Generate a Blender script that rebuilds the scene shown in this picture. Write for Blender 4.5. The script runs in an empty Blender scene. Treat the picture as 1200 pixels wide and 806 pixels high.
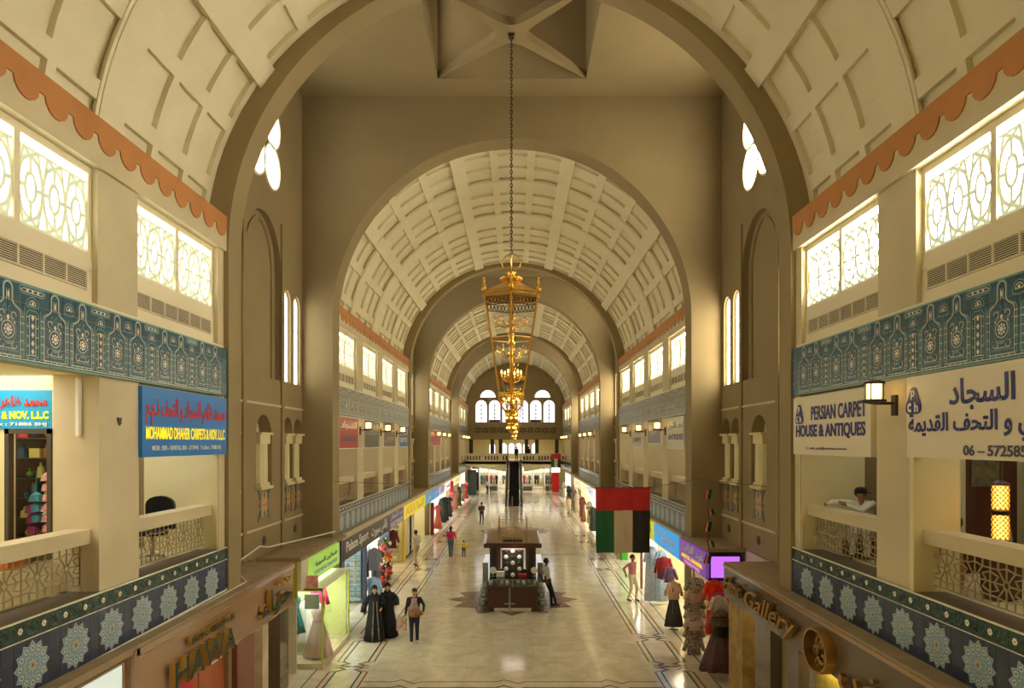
import bpy, bmesh, math, random
from mathutils import Vector, Matrix
random.seed(7)
PI = math.pi
C = bpy.context.scene.collection
SC = bpy.context.scene
# ---------------- camera ----------------
EYE = 6.0
cd = bpy.data.cameras.new('camera'); cam = bpy.data.objects.new('camera', cd); C.objects.link(cam)
cam.location = (0.13, 0, EYE); cam.rotation_euler = (PI/2, 0, 0)
cd.sensor_fit = 'HORIZONTAL'; cd.sensor_width = 36; cd.lens = 24
cd.shift_x = -5/1200; cd.shift_y = 116/1200; cd.clip_start = .05; cd.clip_end = 400
SC.camera = cam
# ---------------- world, exposure ----------------
w = bpy.data.worlds.new('world'); SC.world = w; w.use_nodes = True
_bg = w.node_tree.nodes['Background']; _sky = w.node_tree.nodes.new('ShaderNodeTexSky')
_sky.sky_type = 'NISHITA'; _sky.sun_elevation = math.radians(40); _sky.sun_rotation = math.radians(60); _sky.sun_disc = False
w.node_tree.links.new(_sky.outputs[0], _bg.inputs[0]); _bg.inputs[1].default_value = .25
SC.view_settings.view_transform = 'Standard'; SC.view_settings.look = 'None'
SC.view_settings.gamma = 1; SC.view_settings.use_curve_mapping = False
SC.view_settings.exposure = 0.33
SC.cycles.max_bounces = 9; SC.cycles.diffuse_bounces = 6; SC.cycles.glossy_bounces = 3
SC.cycles.transmission_bounces = 3; SC.cycles.sample_clamp_indirect = 6
SC.cycles.caustics_reflective = False; SC.cycles.caustics_refractive = False
WIN_L, WIN_R, WIN_R_NEAR, WIN_END, LAMP = 5.5, 14.0, 35.0, 1.5, 4.2      # strengths of the daylit panes and of the lamps
def area(name, loc, size, power, col=(1, .9, .72), rot=(0, 0, 0)):
    l = bpy.data.lights.new(name, 'AREA'); l.shape = 'RECTANGLE'; l.size, l.size_y = size; l.energy = power; l.color = col
    o = bpy.data.objects.new(name, l); C.objects.link(o); o.location = loc; o.rotation_euler = rot
    return o
P = 23.1                                   # length of one hall and one crossing
def halls(): return range(4)
def hall_y(k): return (22.1 + P*(k-1), 36.7 + P*(k-1) if k < 3 else 82.0)
# area lights added under the gallery ceilings to brighten the cream gallery walls
for k in halls():
    a, b = hall_y(k)
    for s in (-1, 1):
        area('gallery_light', (s*7.0, (a+b)/2, 6.944), (1.2, (b-a)-1), (190 if s < 0 else 55) if k == 0 else 90 if k < 2 else 60, (1, .93, .78))
for k in range(3):
    area('lantern_light', (-2.15, 18.05+P*k, 18.6), (2.2, 3.6), 42, (1, .88, .66), rot=(0, -PI/2, 0))
# ---------------- materials ----------------
def lin(c):
    return tuple((v/255/12.92 if v/255 <= .04045 else ((v/255+.055)/1.055)**2.4) for v in c)
MATS = {}
def mat(name, rgb, rough=.6, metal=0, var=0, scale=6, bump=0, bscale=40, emit=None, es=0, spec=.5, rgb2=None, stretch=None, coat=0, trans=0):
    if name in MATS: return MATS[name]
    m = bpy.data.materials.new(name); m.use_nodes = True; nt = m.node_tree
    b = nt.nodes['Principled BSDF']; c = lin(rgb)
    b.inputs['Base Color'].default_value = (*c, 1); b.inputs['Roughness'].default_value = rough
    b.inputs['Metallic'].default_value = metal; b.inputs['Specular IOR Level'].default_value = spec
    b.inputs['Coat Weight'].default_value = coat
    if trans: b.inputs['Transmission Weight'].default_value = trans
    m.diffuse_color = (*c, 1)
    co = None
    if var or bump or rgb2:
        g = nt.nodes.new('ShaderNodeNewGeometry'); co = g.outputs['Position']
        if stretch:
            mp = nt.nodes.new('ShaderNodeMapping'); mp.inputs['Scale'].default_value = stretch
            nt.links.new(co, mp.inputs[0]); co = mp.outputs[0]
    if var or rgb2:
        n = nt.nodes.new('ShaderNodeTexNoise'); n.inputs['Scale'].default_value = scale; n.inputs['Detail'].default_value = 5
        nt.links.new(co, n.inputs['Vector'])
        r = nt.nodes.new('ShaderNodeValToRGB'); r.color_ramp.elements[0].position = .3; r.color_ramp.elements[1].position = .7
        if rgb2: c1 = lin(rgb2)
        else: c1 = tuple(x*(1-var) for x in c)
        c2 = c if rgb2 else tuple(min(1, x*(1+var*.6)) for x in c)
        r.color_ramp.elements[0].color = (*c1, 1); r.color_ramp.elements[1].color = (*c2, 1)
        nt.links.new(n.outputs[0], r.inputs[0]); nt.links.new(r.outputs[0], b.inputs['Base Color'])
    if bump:
        n = nt.nodes.new('ShaderNodeTexNoise'); n.inputs['Scale'].default_value = bscale; n.inputs['Detail'].default_value = 3
        nt.links.new(co, n.inputs['Vector'])
        bp = nt.nodes.new('ShaderNodeBump'); bp.inputs['Strength'].default_value = bump; bp.inputs['Distance'].default_value = .02
        nt.links.new(n.outputs[0], bp.inputs['Height']); nt.links.new(bp.outputs[0], b.inputs['Normal'])
    if emit:
        b.inputs['Emission Color'].default_value = (*lin(emit), 1); b.inputs['Emission Strength'].default_value = es
    MATS[name] = m
    return m
M = {}
def D(k, *a, **kw): M[k] = mat(k, *a, **kw)
D('plaster', (208, 195, 163), .85, var=.10, scale=.9, bump=.12, bscale=30)
D('shaded_plaster', (150, 133, 98), .85, var=.08, scale=.8, bump=.08, bscale=25)  # plaster darkened: the shade of the dim crossings is put into the colour
D('vault', (228, 219, 190), .85, var=.05, scale=1.2)
D('cream', (226, 216, 170), .75, var=.04, scale=1.5)
D('terracotta', (192, 130, 74), .7, var=.12, scale=1.5)
D('white_frame', (236, 226, 196), .5)
D('tracery', (206, 206, 176), .7, emit=(190, 196, 160), es=.5)  # emission put in to stand for daylight passing through from behind
D('vent_dark', (70, 62, 48), .6)
D('grey_ledge', (108, 100, 90), .6, var=.1)
D('grout', (150, 150, 128), .7)
D('tile_upper', (38, 86, 112), .25, var=.30, scale=14)
D('tile_upper_light', (98, 150, 150), .3)
D('tile_line', (236, 234, 220), .35)
D('tile_upper_far', (146, 134, 108), .4, var=.25, scale=9)  # same frieze tile, greyed: blended pattern lines plus distance haze put into the colour
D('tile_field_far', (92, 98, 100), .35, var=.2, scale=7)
D('tile_field', (44, 66, 100), .25, rgb2=(50, 50, 66), scale=7)
D('tile_border', (34, 62, 52), .25, var=.25, scale=20)
D('rosette_pale', (204, 208, 204), .3)
D('rosette_teal', (122, 156, 176), .3)
D('rosette_dark', (52, 84, 104), .3)
D('rosette_gold', (184, 146, 92), .35)
D('vine', (72, 120, 116), .3)
D('lattice', (170, 154, 118), .6, var=.1)
D('gold', (214, 160, 60), .25, 1)
D('brass', (214, 176, 96), .3, .6)
D('old_gold', (168, 128, 66), .38, .7)
D('black_metal', (30, 28, 26), .4, .6)
D('iron', (70, 62, 52), .5, .4)
D('dark_green', (18, 52, 38), .5)
D('granite', (166, 134, 106), .16, var=.18, scale=60, coat=.3)
D('granite_dark', (100, 86, 70), .18, var=.18, scale=60, coat=.3)
D('ledge_dust', (158, 140, 112), .85, var=.16, scale=3)
D('wood', (70, 30, 24), .28, var=.2, scale=5, stretch=(8, 8, 1), coat=.4)
D('wood_red', (128, 72, 48), .3, var=.15, scale=4, stretch=(8, 8, 1))
D('white', (236, 234, 226), .5)
D('offwhite', (214, 208, 190), .6)
D('black', (24, 22, 22), .5)
D('slate_blue', (96, 104, 134), .35)
D('yellow', (244, 214, 24), .4)
D('rubber', (20, 20, 20), .6)
D('steel', (170, 170, 168), .3, .9)
D('mirror', (210, 216, 214), .05, 1)
D('stone_yellow', (190, 158, 92), .5, rgb2=(140, 110, 56), scale=4)
D('marble_white', (222, 208, 176), .3, rgb2=(190, 172, 138), scale=3)
D('skin_light', (206, 160, 130), .55); D('skin_mid', (156, 106, 76), .55); D('skin_dark', (110, 72, 52), .55)
D('hair', (26, 20, 18), .5)
def emis(name, rgb, s):
    if name in MATS: return MATS[name]
    m = bpy.data.materials.new(name); m.use_nodes = True; nt = m.node_tree; nt.nodes.clear()
    e = nt.nodes.new('ShaderNodeEmission'); o = nt.nodes.new('ShaderNodeOutputMaterial')
    e.inputs[0].default_value = (*lin(rgb), 1); e.inputs[1].default_value = s; nt.links.new(e.outputs[0], o.inputs[0])
    MATS[name] = m; return m
M['pane_left'] = emis('pane_left', (250, 246, 226), WIN_L)
M['pane_right'] = emis('pane_right', (255, 240, 206), WIN_R)
M['pane_right_near'] = emis('pane_right_near', (255, 244, 218), WIN_R_NEAR)
M['pane_end'] = emis('pane_end', (246, 246, 250), WIN_END)
M['lamp_glow'] = emis('lamp_glow', (255, 206, 120), LAMP)
M['bulb'] = emis('bulb', (255, 196, 96), 7)
M['tube'] = emis('tube', (240, 246, 255), 6)
M['tube_warm'] = emis('tube_warm', (255, 232, 180), 6)
M['purple_lit'] = emis('purple_lit', (176, 96, 250), 1.3)
def glassmat():
    m = bpy.data.materials.new('glass'); m.use_nodes = True; nt = m.node_tree; nt.nodes.clear()
    t = nt.nodes.new('ShaderNodeBsdfTransparent'); g = nt.nodes.new('ShaderNodeBsdfGlossy'); x = nt.nodes.new('ShaderNodeMixShader')
    f = nt.nodes.new('ShaderNodeLayerWeight'); f.inputs[0].default_value = .5; pw = nt.nodes.new('ShaderNodeMath'); pw.operation = 'POWER'; pw.inputs[1].default_value = 5; ml = nt.nodes.new('ShaderNodeMath'); ml.operation = 'MULTIPLY_ADD'; ml.inputs[1].default_value = .5; ml.inputs[2].default_value = .03; o = nt.nodes.new('ShaderNodeOutputMaterial')
    t.inputs[0].default_value = (.93, .97, .95, 1); g.inputs['Roughness'].default_value = .03
    nt.links.new(f.outputs['Facing'], pw.inputs[0]); nt.links.new(pw.outputs[0], ml.inputs[0])
    nt.links.new(ml.outputs[0], x.inputs[0]); nt.links.new(t.outputs[0], x.inputs[1]); nt.links.new(g.outputs[0], x.inputs[2]); nt.links.new(x.outputs[0], o.inputs[0])
    return m
M['glass'] = glassmat()
def floormat():
    m = bpy.data.materials.new('polished_marble'); m.use_nodes = True; nt = m.node_tree; b = nt.nodes['Principled BSDF']
    g = nt.nodes.new('ShaderNodeNewGeometry')
    n = nt.nodes.new('ShaderNodeTexNoise'); n.inputs['Scale'].default_value = 1.4; n.inputs['Detail'].default_value = 8; n.inputs['Distortion'].default_value = 1.2
    n2 = nt.nodes.new('ShaderNodeTexBrick'); n2.inputs['Scale'].default_value = 1; n2.offset = 0; n2.inputs['Brick Width'].default_value = .6; n2.inputs['Row Height'].default_value = .6
    n2.inputs['Mortar Size'].default_value = .006; n2.inputs['Color1'].default_value = (1, 1, 1, 1); n2.inputs['Color2'].default_value = (.93, .93, .92, 1); n2.inputs['Mortar'].default_value = (.82, .8, .76, 1)
    r = nt.nodes.new('ShaderNodeValToRGB'); r.color_ramp.elements[0].position = .3; r.color_ramp.elements[1].position = .72
    r.color_ramp.elements[0].color = (*lin((200, 189, 164)), 1); r.color_ramp.elements[1].color = (*lin((226, 218, 198)), 1)
    mx = nt.nodes.new('ShaderNodeMix'); mx.data_type = 'RGBA'; mx.blend_type = 'MULTIPLY'; mx.inputs[0].default_value = 1
    nt.links.new(g.outputs['Position'], n.inputs['Vector']); nt.links.new(g.outputs['Position'], n2.inputs['Vector'])
    nt.links.new(n.outputs[0], r.inputs[0]); nt.links.new(r.outputs[0], mx.inputs[6]); nt.links.new(n2.outputs[0], mx.inputs[7]); nt.links.new(mx.outputs[2], b.inputs['Base Color'])
    b.inputs['Roughness'].default_value = .13; b.inputs['Specular IOR Level'].default_value = .6
    return m
M['floor'] = floormat()
D('inlay_green', (56, 82, 72), .15); D('inlay_red', (150, 92, 62), .15); D('inlay_brown', (128, 100, 82), .14, var=.2, scale=8); D('inlay_pale', (226, 216, 190), .15)
def colmat(rgb, rough=.7, rgb2=None, scale=30):
    k = 'cloth_%d_%d_%d' % tuple(rgb) + (('_b%d_%d_%d' % tuple(rgb2)) if rgb2 else '')
    return mat(k, rgb, rough, rgb2=rgb2, scale=scale)
# ---------------- mesh builder ----------------
ORG = {}
class MB:
    def __init__(s): s.v = []; s.f = []; s.mi = []
    def add(s, vs, fs, mi=0):
        b = len(s.v); s.v += [tuple(v) for v in vs]; s.f += [tuple(i+b for i in f) for f in fs]; s.mi += [mi]*len(fs); return s
    def box(s, x0, x1, y0, y1, z0, z1, mi=0):
        if x0 > x1: x0, x1 = x1, x0
        if y0 > y1: y0, y1 = y1, y0
        vs = [(x0,y0,z0),(x1,y0,z0),(x1,y1,z0),(x0,y1,z0),(x0,y0,z1),(x1,y0,z1),(x1,y1,z1),(x0,y1,z1)]
        return s.add(vs, [(0,3,2,1),(4,5,6,7),(0,1,5,4),(1,2,6,5),(2,3,7,6),(3,0,4,7)], mi)
    def cbox(s, c, d, mi=0): return s.box(c[0]-d[0]/2, c[0]+d[0]/2, c[1]-d[1]/2, c[1]+d[1]/2, c[2]-d[2]/2, c[2]+d[2]/2, mi)
    def quad(s, a, b, c, d, mi=0): return s.add([a, b, c, d], [(0,1,2,3)], mi)
    def bar(s, a, b, r, n=4, mi=0, r2=None, cap=True, sx=1, up=None):
        a = Vector(a); b = Vector(b); d = b-a
        if d.length < 1e-6: return s
        d.normalize(); q = Vector(up) if up else (Vector((0,0,1)) if abs(d.z) < .9 else Vector((1,0,0)))
        u = d.cross(q).normalized(); v = u.cross(d).normalized(); r2 = r if r2 is None else r2
        vs = []
        for p, rr in ((a, r), (b, r2)):
            for i in range(n):
                t = 2*PI*(i+.5)/n; vs.append(p + u*math.cos(t)*rr*sx + v*math.sin(t)*rr)
        fs = [(i, (i+1)%n, n+(i+1)%n, n+i) for i in range(n)]
        if cap: fs += [tuple(reversed(range(n))), tuple(range(n, 2*n))]
        return s.add(vs, fs, mi)
    def tube(s, pts, r, n=6, mi=0):
        for i in range(len(pts)-1): s.bar(pts[i], pts[i+1], r, n, mi)
        return s
    def lathe(s, c, prof, n=16, mi=0, sx=1, sy=1, rip=0, rk=8, a0=0):
        vs = []
        for (r, z) in prof:
            for i in range(n):
                t = a0+2*PI*i/n; rr = r*(1+rip*math.cos(rk*t)*(1 if r > .02 else 0))
                vs.append((c[0]+rr*math.cos(t)*sx, c[1]+rr*math.sin(t)*sy, c[2]+z))
        fs = []
        for j in range(len(prof)-1):
            for i in range(n): fs.append((j*n+i, j*n+(i+1)%n, (j+1)*n+(i+1)%n, (j+1)*n+i))
        fs += [tuple(reversed(range(n))), tuple(range((len(prof)-1)*n, len(prof)*n))]
        return s.add(vs, fs, mi)
    def ball(s, c, r, n=10, mi=0, sc=(1,1,1)):
        m = n//2; prof = [(r*math.sin(PI*j/m) if 0 < j < m else r*.02, -r*math.cos(PI*j/m)*sc[2]) for j in range(m+1)]
        return s.lathe(c, prof, n, mi, sc[0], sc[1])
    def prism(s, poly, o, u, v, n, t, mi=0):   # poly in (u,v) at origin o, extruded along n by t
        o, u, v, n = map(Vector, (o, u, v, n)); k = len(poly)
        vs = [o+u*p[0]+v*p[1] for p in poly] + [o+u*p[0]+v*p[1]+n*t for p in poly]
        fs = [tuple(reversed(range(k))), tuple(range(k, 2*k))] + [(i, (i+1)%k, k+(i+1)%k, k+i) for i in range(k)]
        return s.add(vs, fs, mi)
    def ribbon(s, pts, wd, o, u, v, n, t, mi=0, closed=False):   # flat raised line along 2d points
        o, u, v, n = map(Vector, (o, u, v, n)); k = len(pts)
        rng = range(k if closed else k-1)
        for i in rng:
            a = Vector(pts[i]); b = Vector(pts[(i+1)%k]); d = b-a
            if d.length < 1e-6: continue
            d.normalize(); q = Vector((-d.y, d.x))*wd/2; a = a-d*wd*.3; b = b+d*wd*.3
            c = [a+q, a-q, b-q, b+q]
            s.add([o+u*p.x+v*p.y+n*t for p in c], [(0,1,2,3)], mi)
        return s
    def mesh(s, name, mats, org=(0,0,0), smooth=False):
        me = bpy.data.meshes.new(name); ox, oy, oz = org
        me.from_pydata([(x-ox, y-oy, z-oz) for x, y, z in s.v], [], s.f)
        if not isinstance(mats, (list, tuple)): mats = [mats]
        for m in mats: me.materials.append(M[m] if isinstance(m, str) else m)
        if len(mats) > 1: me.polygons.foreach_set('material_index', s.mi)
        if smooth: me.polygons.foreach_set('use_smooth', [True]*len(me.polygons))
        me.update(); return me
    def build(s, name, mats, parent=None, smooth=False, org=None):
        if org is None:
            if parent is not None: org = ORG[parent.name]
            else:
                xs = [v[0] for v in s.v]; ys = [v[1] for v in s.v]; zs = [v[2] for v in s.v]
                org = ((min(xs)+max(xs))/2, (min(ys)+max(ys))/2, min(zs))
        me = s.mesh(name, mats, org, smooth); return inst(me, name, parent, org)
def inst(me, name, parent=None, loc=(0,0,0), rot=None, scale=None):
    """link an object that uses the mesh; loc in world space"""
    o = bpy.data.objects.new(name, me); C.objects.link(o)
    if parent is not None:
        o.parent = parent; po = ORG[parent.name]; o.location = (loc[0]-po[0], loc[1]-po[1], loc[2]-po[2])
    else: o.location = loc
    if rot: o.rotation_euler = rot
    if scale: o.scale = scale
    ORG[o.name] = tuple(loc)
    return o
def tag(o, label, cat, group=None, kind=None):
    o['label'] = label; o['category'] = cat
    if group: o['group'] = group
    if kind: o['kind'] = kind
    return o
def thing(name, label, cat, loc, group=None):
    o = bpy.data.objects.new(name, None); C.objects.link(o); o.location = loc; ORG[o.name] = tuple(loc); o.empty_display_size = .1
    return tag(o, label, cat, group)
def struct(name, label=None, loc=(0,0,0)):
    o = bpy.data.objects.new(name, None); C.objects.link(o); o.location = loc; ORG[o.name] = tuple(loc); o['kind'] = 'structure'; o.empty_display_size = .1
    if label: o['label'] = label
    return o
def ordw(i): return ['first','second','third','fourth','fifth','sixth','seventh','eighth','ninth','tenth','eleventh','twelfth','thirteenth','fourteenth','fifteenth','sixteenth'][i]
SN = {-1: 'left', 1: 'right'}
def arc(cx, cy, r, a0, a1, n, ry=None):
    ry = r if ry is None else ry
    return [(cx+r*math.cos(math.radians(a0+(a1-a0)*i/n)), cy+ry*math.sin(math.radians(a0+(a1-a0)*i/n))) for i in range(n+1)]
# ---------------- lettering ----------------
AR = {'ا':(0xfe8d,0xfe8e,0,0),'ب':(0xfe8f,0xfe90,0xfe91,0xfe92),'ت':(0xfe95,0xfe96,0xfe97,0xfe98),'ج':(0xfe9d,0xfe9e,0xfe9f,0xfea0),'ح':(0xfea1,0xfea2,0xfea3,0xfea4),
 'د':(0xfea9,0xfeaa,0,0),'ذ':(0xfeab,0xfeac,0,0),'ر':(0xfead,0xfeae,0,0),'س':(0xfeb1,0xfeb2,0xfeb3,0xfeb4),'ش':(0xfeb5,0xfeb6,0xfeb7,0xfeb8),'ص':(0xfeb9,0xfeba,0xfebb,0xfebc),'ض':(0xfebd,0xfebe,0xfebf,0xfec0),
 'ظ':(0xfec5,0xfec6,0xfec7,0xfec8),'ع':(0xfec9,0xfeca,0xfecb,0xfecc),'ف':(0xfed1,0xfed2,0xfed3,0xfed4),'ق':(0xfed5,0xfed6,0xfed7,0xfed8),'ك':(0xfed9,0xfeda,0xfedb,0xfedc),'ل':(0xfedd,0xfede,0xfedf,0xfee0),
 'م':(0xfee1,0xfee2,0xfee3,0xfee4),'ن':(0xfee5,0xfee6,0xfee7,0xfee8),'ه':(0xfee9,0xfeea,0xfeeb,0xfeec),'و':(0xfeed,0xfeee,0,0),'ي':(0xfef1,0xfef2,0xfef3,0xfef4),'ة':(0xfe93,0xfe94,0,0),'ء':(0xfe80,0,0,0)}
def shape_ar(t):
    out = []
    for i, ch in enumerate(t):
        if ch not in AR: out.append(ch); continue
        f = AR[ch]; p = t[i-1] if i else ' '; n = t[i+1] if i+1 < len(t) else ' '
        jp = p in AR and AR[p][2] and f[1]; jn = n in AR and AR[n][1] and f[2]
        out.append(chr(f[3] if jp and jn else f[1] if jp else f[2] if jn else f[0]))
    return ''.join(reversed(out))
FACE = {'left': ((0,1,0),(0,0,1),(1,0,0)), 'right': ((0,-1,0),(0,0,1),(-1,0,0)), 'front': ((1,0,0),(0,0,1),(0,-1,0))}
def text(body, c, w, h, face, material, parent, depth=.004, name='lettering', bold=.0, ar=False, shear=0, keep=False, side=None):
    """lettering as a mesh fitted in a w x h box centred at c"""
    cu = bpy.data.curves.new(name, 'FONT'); cu.body = shape_ar(body) if ar else body; cu.resolution_u = 3
    cu.offset = bold; cu.extrude = .5; cu.shear = shear
    o = bpy.data.objects.new(name, cu); C.objects.link(o); dg = bpy.context.evaluated_depsgraph_get()
    me = bpy.data.meshes.new_from_object(o.evaluated_get(dg)); bpy.data.objects.remove(o); bpy.data.curves.remove(cu)
    xs = [v.co.x for v in me.vertices]; ys = [v.co.y for v in me.vertices]
    x0, x1, y0, y1 = min(xs), max(xs), min(ys), max(ys); sx = w/(x1-x0); sy = h/(y1-y0)
    if keep: sx = sy = min(sx, sy)
    u, v, n = map(Vector, FACE[face] if isinstance(face, str) else face)
    cx, cy = (x0+x1)/2, (y0+y1)/2
    for q in me.vertices:
        a = (q.co.x-cx)*sx; b = (q.co.y-cy)*sy; t = (q.co.z+.5)*depth; q.co = u*a+v*b+n*t
    me.update(); me.materials.clear(); me.materials.append(M[material] if isinstance(material, str) else material)
    if side:
        me.materials.append(M[side] if isinstance(side, str) else side)
        for p in me.polygons:
            if abs(p.normal.dot(n)) < .5: p.material_index = 1
            else: p.material_index = 0
    me.name = name
    return inst(me, name, parent, c)
# =============== large structure ===============
W = 5.7; WB = 6.55; VA, VB, VC = 6.05, 5.8, 9.9; AR_R = 5.6; CEIL = 16.8; YE = 82.0
floor = struct('floor', 'polished beige marble floor of the hall')
MB().box(-9, 9, -2, 93, -.2, 0).build('floor_slab', 'floor', floor)
# inlaid border lines and knots on both sides
def inlay(name, pts, wd, mt, z=.003, closed=False):
    MB().ribbon(pts, wd, (0,0,0), (1,0,0), (0,1,0), (0,0,1), z, 0, closed).build(name, mt, floor)
KN = []
for k in range(4):
    b = 18.3 + P*k if k else 18.3
    KN += [b-23.1+16.7, b, b+2.75, b+14.1]
KN = sorted(set([8.9, 12.0, 18.3, 21.05, 32.4, 35.2, 41.4, 44.1, 55.5, 58.3, 64.5, 67.2]))
for s in (-1, 1):
    cx = s*4.27
    for (a, mt, ph) in ((.5, 'inlay_red', 0), (.34, 'inlay_green', 0), (.5, 'inlay_red', 1), (.34, 'inlay_green', 1)):
        pts = []; sg = 1 if ph else -1; y = 2.0
        for kn in KN:
            pts += [(cx+sg*a, y), (cx+sg*a, kn-.42), (cx+sg*.12, kn-.22), (cx+sg*a*.9, kn-.06), (cx-sg*a*.9, kn+.1), (cx-sg*.12, kn+.24), (cx-sg*a, kn+.44)]
            sg = -sg; y = kn+.44
        pts.append((cx+sg*a, 80))
        inlay('inlay_line', pts, .045, mt, .003 + (.001 if mt == 'inlay_green' else 0))
    inlay('inlay_line', [(s*5.15, 2), (s*5.15, 80)], .03, 'inlay_green')
for yy in (16.75, 17.15, 36.4, 36.75, 59.6, 59.9):
    zig = [(-3.7, yy)]
    for q in (-2.6, 0, 2.6):
        zig += [(q-.35, yy), (q-.18, yy+.14), (q+.18, yy-.14), (q+.35, yy)] if yy < 20 else []
    zig.append((3.7, yy)); inlay('inlay_line', zig, .045, 'inlay_green' if yy in (16.75, 36.4, 59.6) else 'inlay_brown', .005)
for i, yy in enumerate((26.2, 46.6, 69.5)):
    pts = [((2.5 if j % 2 == 0 else 1.95)*math.cos(2*PI*j/24), yy+(2.5 if j % 2 == 0 else 1.95)*math.sin(2*PI*j/24)) for j in range(24)]
    b = MB()
    for j in range(24):
        b.add([(0, yy, .004), (*pts[j], .004), (*pts[(j+1) % 24], .004)], [(0,1,2)])
    o = b.build('star_inlay', 'inlay_brown', floor)

ceiling = struct('ceiling', 'coffered barrel vault and flat crossing ceilings')
def vp(t, f=1.0, y=0): return (VA*f*math.cos(math.radians(t)), y, VC+VB*f*math.sin(math.radians(t)))
def arcsolid(b, f0, f1, t0, t1, y0, y1, n, mi=0):
    vs = []
    for i in range(n+1):
        t = t0+(t1-t0)*i/n
        vs += [vp(t, f0, y0), vp(t, f0, y1), vp(t, f1, y1), vp(t, f1, y0)]
    fs = []
    for i in range(n):
        a = i*4
        for j in range(4): fs.append((a+j, a+(j+1)%4, a+4+(j+1)%4, a+4+j))
    fs += [(3,2,1,0), (n*4, n*4+1, n*4+2, n*4+3)]
    b.add(vs, fs, mi)
FP = 1+.09/5.9
pan = []
for j in range(15):     # one shared mesh for each of the fifteen columns: raised field inside a stepped edge
    t0, t1 = j*12+.9, j*12+11.1; b = MB(); L = .5
    arcsolid(b, FP, FP+.02, t0-1, t1+1, -L, L, 3)
    pan.append(b.mesh('coffer_panel', 'vault'))
for k in halls():
    ya, yb = hall_y(k); yb = min(yb, ya+14.6); mid = (ya+yb)/2 if k < 3 else ya+7.3
    L = 7.3; rows = []
    b = MB()
    arcsolid(b, FP+.02, FP+.05, 0, 180, ya, yb, 30)
    b.build('vault_shell', 'vault', ceiling)
    segs = [(-7.3, -4.15), (-3.7, -.5), (.5, 3.7), (4.15, 7.3)]
    bounds = []
    for (a, c) in segs:
        st = (c-a)/3
        for r in range(3): rows.append((mid+a+st*(r+.5), st))
        for r in (1, 2): bounds.append((mid+a+st*r, .18, 1.0))
    bounds += [(mid-3.92, .55, .994), (mid+3.92, .55, .994), (mid, 1.1, .993), (mid-7.22, .2, 1.0), (mid+7.22, .2, 1.0)]
    for (yc, wd, f) in bounds:
        if yc > yb: continue
        b = MB(); arcsolid(b, f, FP+.03, 0, 180, yc-wd/2, yc+wd/2, 45)
        if wd > .4:
            for q in (-1, 1): arcsolid(b, f+.003, f+.01, 0, 180, yc+q*(wd/2+.03)-.04, yc+q*(wd/2+.03)+.04, 45)
        b.build('transverse_rib', 'vault', ceiling)
    for j in range(16):
        mj = j % 3 == 0; hw = 2.3 if mj else 1.35
        for (yq0, yq1) in ((ya, yb),):
            b = MB(); arcsolid(b, .984 if mj else .9995, FP+.03, max(0, j*12-hw), min(180, j*12+hw), yq0, yq1, 2)
            b.build('longitudinal_rib', 'vault', ceiling)
    if k < 2:
        for (yc, st) in rows:
            if yc < 2.5 or yc > yb: continue
            for j in range(15): inst(pan[j], 'coffer_panel', ceiling, (0, yc, 0), scale=(1, (st-.1)/1.0, 1))
    else:
        b = MB()
        for (yc, st) in rows:
            if yc > yb: continue
            for j in range(15):
                t0, t1 = j*12+2, j*12+10
                arcsolid(b, FP-.006, FP+.002, t0, t1, yc-st/2+.2, yc+st/2-.2, 1)
        o = b.build('coffer_field', 'vault', ceiling); o['kind'] = 'stuff'
# transverse arch walls
def arch_plate(y0, y1, name='arch_wall'):
    b = MB(); n = 48; hw = 9.0
    A = [(AR_R*math.cos(PI-PI*i/n), VC+AR_R*math.sin(PI-PI*i/n)) for i in range(n+1)]
    prof = []
    for y in (y0, y1): prof.append([(x, y, z) for x, z in A] + [(x, y, CEIL) for x, z in A])
    N = 2*(n+1); vs = prof[0]+prof[1]; fs = []
    for i in range(n):
        fs += [(i, i+1, n+2+i, n+1+i), (N+i, N+n+1+i, N+n+2+i, N+i+1), (i, N+i, N+i+1, i+1), (n+1+i, n+2+i, N+n+2+i, N+n+1+i)]
    b.add(vs, fs)
    for s in (-1, 1): b.box(s*AR_R, s*hw, y0, y1, 0, CEIL)
    return b.build(name, 'shaded_plaster', wallx)
wallx = struct('trim_1', 'great round arches of plain plaster that divide the halls')
XS = []
for k in range(3):
    o = P*k; arch_plate(13.6+o, 14.2+o, 'arch_wall'); arch_plate(21.3+o, 22.1+o, 'arch_wall'); XS.append((14.2+o, 21.3+o))
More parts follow.
